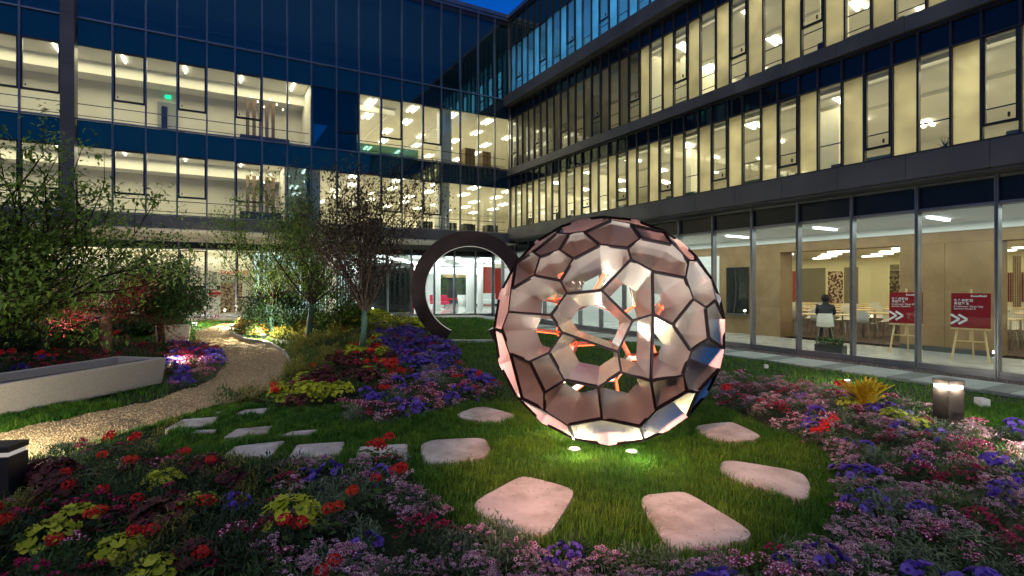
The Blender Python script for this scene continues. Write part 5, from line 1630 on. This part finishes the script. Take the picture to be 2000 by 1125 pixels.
for k in range(5): s_.tube([(0, 0, 0), (.03 * math.cos(k * 1.3), .03 * math.sin(k * 1.3), .2)], [.012, .007], 6)
s_.build('stem', M_BARK, cro)
for (p, q, lab) in ((1745, 830, 'low lime green plant just right of the croton'), (1790, 846, 'low lime green plant between the croton and the bollard'), (1655, 805, 'low yellow green plant at the left foot of the croton')):
    single('lime_plant', p, q, plant_heuchera(.14, 30, .04), [G('bright_lime_leaf', (.26, .36, .012), (.6, .62, .06))], lab, 'leafy plant')
lime_px = [(318, 962, 'lime heuchera clump below the left stepping stones, the topmost lime one in the dark bed'), (388, 1012, 'lime heuchera clump left of the dark violet petunias'), (92, 1075, 'broad lime heuchera clump at the far left of the dark bed'), (232, 1105, 'lime heuchera clump near the bottom edge, centre of the dark bed'), (150, 1040, 'lime heuchera clump under the red blossom heads at the left'), (305, 1150, 'lime heuchera clump cut by the bottom edge')]
for p, q, lab in lime_px:
    single('heuchera', p, q, plant_heuchera(.15, 46, .042), [L_LIME], lab, 'leafy plant', .9)
for p, q, lab in ((270, 935, 'maroon heuchera clump behind the topmost lime clump'), (452, 960, 'maroon heuchera clump right of the topmost lime clump'), (300, 1030, 'dark maroon heuchera clump in the middle of the dark bed'), (380, 1120, 'dark red heuchera clump with big leaves near the bottom edge')):
    single('heuchera', p, q, plant_heuchera(.15, 42, .045), [L_MAROON], lab, 'leafy plant', .9)
ger = [(200, 935, 1, 'back row above the lime leaves'), (250, 950, 0, 'just left of the topmost lime clump'), (128, 975, 1, 'third row at the left'), (133, 1003, 1, 'small one below the left third row'), (200, 1008, 1, 'centre left above the broad lime clump'), (268, 1026, 1, 'below the topmost lime clump'), (412, 946, 1, 'beside the maroon leaves at the right'), (362, 930, 1, 'far back near the stepping stones'), (180, 1068, 0, 'orange tinted pair at the centre left'), (8, 1080, 1, 'cut by the left edge'), (106, 1130, 1, 'low left near the bottom edge'), (295, 1105, 1, 'bottom centre of the dark bed'), (392, 1150, 1, 'bottom right of the dark bed'), (400, 1035, 0, 'orange tinted on the lime clump by the petunias'), (262, 1100, 1, 'between the two lower lime clumps'), (688, 1010, 0, 'scarlet one among the pale pink dianthus'), (640, 1062, 0, 'orange one low among the dianthus'), (735, 985, 1, 'crimson one right of the petunias')]
for p, q, m, lab in ger:
    single('geranium', p, q, plant_geranium(1 if m else 2, 12), [L_DARK if p < 500 else L_GREEN, P_RED if m else P_ORR], 'red ball shaped geranium, ' + lab, 'flowering plant', 1.0)
for p, q, lab in ((458, 1010, 'clump of dark violet petunias at the right end of the dark bed'), (600, 958, 'clump of violet petunias below the middle square stepping stone'), (742, 950, 'tall clump of violet petunias half covering a stepping stone'), (1105, 1118, 'clump of deep blue petunias in front of the two large stones'), (1700, 1000, 'clump of large violet petunias in the lower right bed'), (1800, 920, 'bright violet petunias in the middle of the right bed'), (1960, 985, 'dark violet petunias near the right edge')):
    single('petunia', p, q, plant_dome('petunia', .17, .22, 90, 30), [L_GREY, P_VIO, C_VIO], lab, sc=.78)
for p, q, lab in ((680, 1120, 'large dome of pale pink dianthus at the bottom centre left'), (810, 1035, 'cluster of white edged pink dianthus at the right end of the foreground bed'), (930, 1080, 'pale pink dianthus cluster below the large rounded stone'), (1040, 1130, 'pale dianthus cluster left of the deep blue petunias'), (1340, 1150, 'coral pink dianthus cluster at the bottom edge'), (1575, 1120, 'salmon pink dianthus cluster right of the largest stone')):
    single('dianthus', p, q, plant_dome('dianthus', .13, .15, 70, 90, True), [L_GREY, P_PINK, C_DARK], lab)

# ------------------------------------------------------------------ indoor planter box, seated person
x_, y_ = at_r(1622, 690); w = wld(x_, y_)
pb = empty('planter_box', (w[0], w[1], FZ), ANG + math.pi / 2, 'grey metal planter box with leafy plants inside the glass beside the hall opening', 'planter')
MB().box(-.32, .32, -.10, .10, 0, .20).build('box', M_BAND, pb, bevel=.006)
n = 500; P = np.column_stack([rng.uniform(-.3, .3, n), rng.uniform(-.1, .1, n), rng.uniform(.18, .36, n)])
V, T, _ = bake([leafo], P, rng.uniform(0, 6.28, n), rng.uniform(.9, 1.8, n), tilt=rng.uniform(-.8, 1, n))
tri_mesh('foliage', V, T, None, [L_GREEN], parent=pb, kind=None)
for (p, q, lab) in ((862, 598, 'leafy bush in a white conical pot, left of the lobby bench'), (902, 597, 'leafy bush in a white conical pot, behind the big lobby column')):
    x_, y_ = at_l(p, q); w = wld(x_, y_)
    pp_ = empty('potted_plant', (w[0], w[1], .2), 0, lab, 'potted plant')
    MB().lathe([(.22, 0), (.32, .75), (.28, .75)], (0, 0, 0), 16).build('pot', M_WALLW, pp_, smooth=True)
    n = 1500; u = rng.normal(0, 1, (n, 3)); u /= np.linalg.norm(u, axis=1)[:, None]
    P = u * (rng.uniform(.2, 1, n) ** .5)[:, None] * np.array([.55, .5, .75]) + np.array([0, 0, 1.4])
    V, T, _ = bake([big], P, rng.uniform(0, 6.28, n), rng.uniform(1, 2, n), tilt=rng.uniform(-1, 1, n))
    tri_mesh('foliage', V, T, None, [L_GREEN], parent=pp_, kind=None)
def person(wx_, wy_, rz):
    t = empty('person', (wx_, wy_, FZ), rz, 'person in dark clothes sitting at a table with a laptop behind the glass', 'person')
    J = {'pel': (0, 0, .50), 'sp': (0, .03, .72), 'ch': (0, .08, .92), 'nk': (0, .11, 1.06), 'hd': (0, .14, 1.16), 'top': (0, .14, 1.27),
         'sl': (-.18, .09, .98), 'el': (-.22, .22, .78), 'hl': (-.10, .42, .77), 'sr': (.18, .09, .98), 'er': (.22, .22, .78), 'hr': (.10, .42, .77),
         'pl': (-.10, .02, .49), 'kl': (-.12, .42, .50), 'al': (-.12, .40, .10), 'fl': (-.12, .55, .04), 'pr': (.10, .02, .49), 'kr': (.12, .42, .50), 'ar': (.12, .40, .10), 'fr': (.12, .55, .04)}
    Rr = {'pel': .15, 'sp': .13, 'ch': .15, 'nk': .055, 'hd': .09, 'top': .075, 'sl': .065, 'el': .045, 'hl': .03, 'sr': .065, 'er': .045, 'hr': .03, 'pl': .09, 'kl': .06, 'al': .04, 'fl': .035, 'pr': .09, 'kr': .06, 'ar': .04, 'fr': .035}
    K = list(J); E_ = [('pel', 'sp'), ('sp', 'ch'), ('ch', 'nk'), ('nk', 'hd'), ('hd', 'top'), ('ch', 'sl'), ('sl', 'el'), ('el', 'hl'), ('ch', 'sr'), ('sr', 'er'), ('er', 'hr'), ('pel', 'pl'), ('pl', 'kl'), ('kl', 'al'), ('al', 'fl'), ('pel', 'pr'), ('pr', 'kr'), ('kr', 'ar'), ('ar', 'fr')]
    me = bpy.data.meshes.new('body'); me.from_pydata([J[k] for k in K], [(K.index(a), K.index(b)) for a, b in E_], [])
    me.materials.append(pmat('dark_clothes', (.02, .02, .025), (.05, .05, .06), 5, .9))
    o = bpy.data.objects.new('body', me); link(o, t)
    sk = o.modifiers.new('skin', 'SKIN')
    for i, k in enumerate(K): me.skin_vertices[0].data[i].radius = (Rr[k], Rr[k])
    me.skin_vertices[0].data[0].use_root = True
    sb = o.modifiers.new('sub', 'SUBSURF'); sb.levels = 2; sb.render_levels = 2
    MB().lathe([(.03, -.09), (.088, -.06), (.108, 0), (.10, .06), (.05, .115)], (0, .125, 1.20), 14).build('hair', pmat('black_hair', (.012, .010, .010), None), t, smooth=True)
    MB().lathe([(.02, -.05), (.07, -.03), (.085, .02), (.07, .07)], (0, .17, 1.17), 12).build('face', pmat('skin_tone', (.45, .28, .20), None), t, smooth=True)
    for sx in (-.10, .10):
        b = MB()
        for k in range(4): b.tube([(sx - .024 + .016 * k, .43, .765), (sx - .024 + .016 * k, .47 + .01 * (k % 3), .775), (sx - .024 + .016 * k, .50 + .008 * (k % 2), .762)], .007, 5)
        b.build('hand', pmat('skin_tone', (.45, .28, .20), None), t)
x_, y_ = at_r(1612, 668); 
w = wld(x_, y_); person(w[0], w[1], ANG - math.pi / 2 + .5)
dxy = np.array([-math.sin(ANG - math.pi / 2 + .5), math.cos(ANG - math.pi / 2 + .5)])
lp = empty('laptop', (w[0] + dxy[0] * .58 - .0, w[1] + dxy[1] * .58, FZ + .74), ANG - math.pi / 2 + .5, 'open laptop with a blue screen in front of the seated person', 'laptop')
MB().box(-.17, .17, -.12, .12, 0.001, .018).build('keyboard', M_DKG, lp)
MB().box(-.17, .17, .12, .13, .02, .24).build('screen', emat('screen_glow', (.25, .45, .9), .8), lp)
tb_ = copy_tree(table0); tb_.location = (w[0] + dxy[0] * .75, w[1] + dxy[1] * .75, FZ); tb_.rotation_euler = (0, 0, ANG - math.pi / 2 + .5)
tb_['label'] = 'dining table nearest the glass, with the laptop on it'
ch_ = copy_tree(chair0); ch_.location = (w[0] - dxy[0] * .02, w[1] - dxy[1] * .02, FZ); ch_.rotation_euler = (0, 0, ANG - math.pi / 2 + .5 + math.pi)
ch_['label'] = 'white shell chair the seated person is on'
ch_.rotation_euler = (0, 0, ANG - math.pi / 2 + .5 + math.pi)

# ------------------------------------------------------------------ grass blades
lawn_px = [(-700, 1300), (-700, 640), (300, 622), (1010, 624), (1200, 640), (1420, 694), (1700, 735), (2000, 782), (2600, 870), (2600, 1300)]
LAWN = [gp(*p) for p in lawn_px]
def blades(n_try, zlo, zhi, hgt, wid):
    Y = np.sqrt(rng.uniform(zlo ** 2, zhi ** 2, n_try)); X = rng.uniform(-1.02, 1.02, n_try) * Y
    k = inpoly(LAWN, X, Y) & ~inpoly(PATH, X, Y)
    for b_ in BEDPOLY: k &= ~inpoly(b_, X, Y)
    for s_ in STONES:
        c = np.mean(s_, axis=0); S_ = [tuple(c + (np.array(p) - c) * .97) for p in s_]
        k &= ~inpoly(S_, X, Y)
    lx, ly = loc2(X, Y)
    k &= (lx < -1.16) & (ly < GY - 1.52)
    # long planter footprint
    for (tt, LL, WW) in ((t_long, L_long, 1.0), (t2, L2, .7)):
        a = tt.rotation_euler.z; dx, dy = X - tt.location.x, Y - tt.location.y
        u = dx * math.cos(a) + dy * math.sin(a); v = -dx * math.sin(a) + dy * math.cos(a)
        k &= ~((u > .05) & (u < LL - .05) & (v > .05) & (v < WW))
    X, Y = X[k], Y[k]; n = len(X)
    yaw = rng.uniform(0, 6.28, n); lean = rng.uniform(.0, .75, n) + .15
    clump_ = noise2(X, Y, 5.0, 9) * .09 + noise2(X, Y, 21, 10) * .09 + 1
    h = hgt * rng.uniform(.55, 1.25, n) * clump_ * np.clip((Y / 6) ** .15, .8, 1.3); w = wid * rng.uniform(.7, 1.3, n) * (np.maximum(Y, 4) / 5) ** .75
    dx, dy = np.cos(yaw), np.sin(yaw); z = gh(X, Y) - .01
    sx, sy = -dy * w / 2, dx * w / 2
    V = np.empty((n, 5, 3))
    V[:, 0] = np.stack([X - sx, Y - sy, z], 1); V[:, 1] = np.stack([X + sx, Y + sy, z], 1)
    mx, my = X + dx * h * lean * .30, Y + dy * h * lean * .30
    V[:, 2] = np.stack([mx - sx * .8, my - sy * .8, z + h * .62], 1); V[:, 3] = np.stack([mx + sx * .8, my + sy * .8, z + h * .62], 1)
    V[:, 4] = np.stack([X + dx * h * lean, Y + dy * h * lean, z + h * (1 - .18 * lean)], 1)
    T = np.array([(0, 1, 3), (0, 3, 2), (2, 3, 4)])[None] + (np.arange(n) * 5)[:, None, None]
    return V.reshape(-1, 3), T.reshape(-1, 3)

M_GRASS = pmat('grass_blade', (.030, .105, .010), (.12, .30, .028), rough=.6, island=True, trans=.3)
def grass_patches():
    nt = M_GRASS.node_tree; p = next(n for n in nt.nodes if n.type == 'BSDF_PRINCIPLED'); t = next(n for n in nt.nodes if n.type == 'BSDF_TRANSLUCENT')
    src = p.inputs['Base Color'].links[0].from_socket
    ge = nt.nodes.new('ShaderNodeNewGeometry'); nz = nt.nodes.new('ShaderNodeTexNoise'); nz.inputs['Scale'].default_value = 1.4; nz.inputs['Detail'].default_value = 5
    nt.links.new(ge.outputs['Position'], nz.inputs['Vector'])
    r = nt.nodes.new('ShaderNodeValToRGB'); r.color_ramp.elements[0].position = .40; r.color_ramp.elements[0].color = (.70, .85, .8, 1); r.color_ramp.elements[1].position = .66; r.color_ramp.elements[1].color = (1.55, 1.15, .95, 1)
    nt.links.new(nz.outputs[0], r.inputs[0])
    mx = nt.nodes.new('ShaderNodeMix'); mx.data_type = 'RGBA'; mx.blend_type = 'MULTIPLY'; mx.inputs['Factor'].default_value = 1
    nt.links.new(src, mx.inputs[6]); nt.links.new(r.outputs[0], mx.inputs[7])
    for s_ in (p.inputs['Base Color'], t.inputs[0]): nt.links.new(mx.outputs[2], s_)
grass_patches()
a1 = blades(420000, 2.6, 7.5, .078, .0045)
a2 = blades(330000, 7.5, 27, .065, .0055)
V = np.concatenate([a1[0], a2[0]]); T = np.concatenate([a1[1], a2[1] + len(a1[0])])
tag(tri_mesh('grass', V, T, None, [M_GRASS]), 'thick green lawn grass around the stepping stones and the sculptures', 'grass')
# fallen leaves on lawn, path and stones
n = 900
Y = np.sqrt(rng.uniform(3 ** 2, 16 ** 2, n)); X = rng.uniform(-1, 1, n) * Y
lx, ly = loc2(X, Y); k = (lx < -.2) & (ly < GY - .3)
X, Y = X[k], Y[k]; n = len(X)
ons = np.zeros(n, bool)
for s_ in STONES: ons |= inpoly(s_, X, Y)
onp = inpoly(PATH, X, Y)
Z = gh(X, Y) + np.where(ons, .040, np.where(onp, .03 + pathbump(X, Y), .055))
V, T, _ = bake([leafo], np.column_stack([X, Y, Z]), rng.uniform(0, 6.28, n), rng.uniform(.3, .75, n), tilt=rng.uniform(-.25, .25, n))
tag(tri_mesh('fallen_leaves', V, T, None, [pmat('dry_leaf', (.07, .04, .015), (.30, .19, .07), rough=.8, island=True)]), 'small dry leaves scattered over the lawn, the path and the stones', 'leaf litter')
print('grass tris', len(T), 'total', sum(len(m.polygons) for m in bpy.data.meshes))
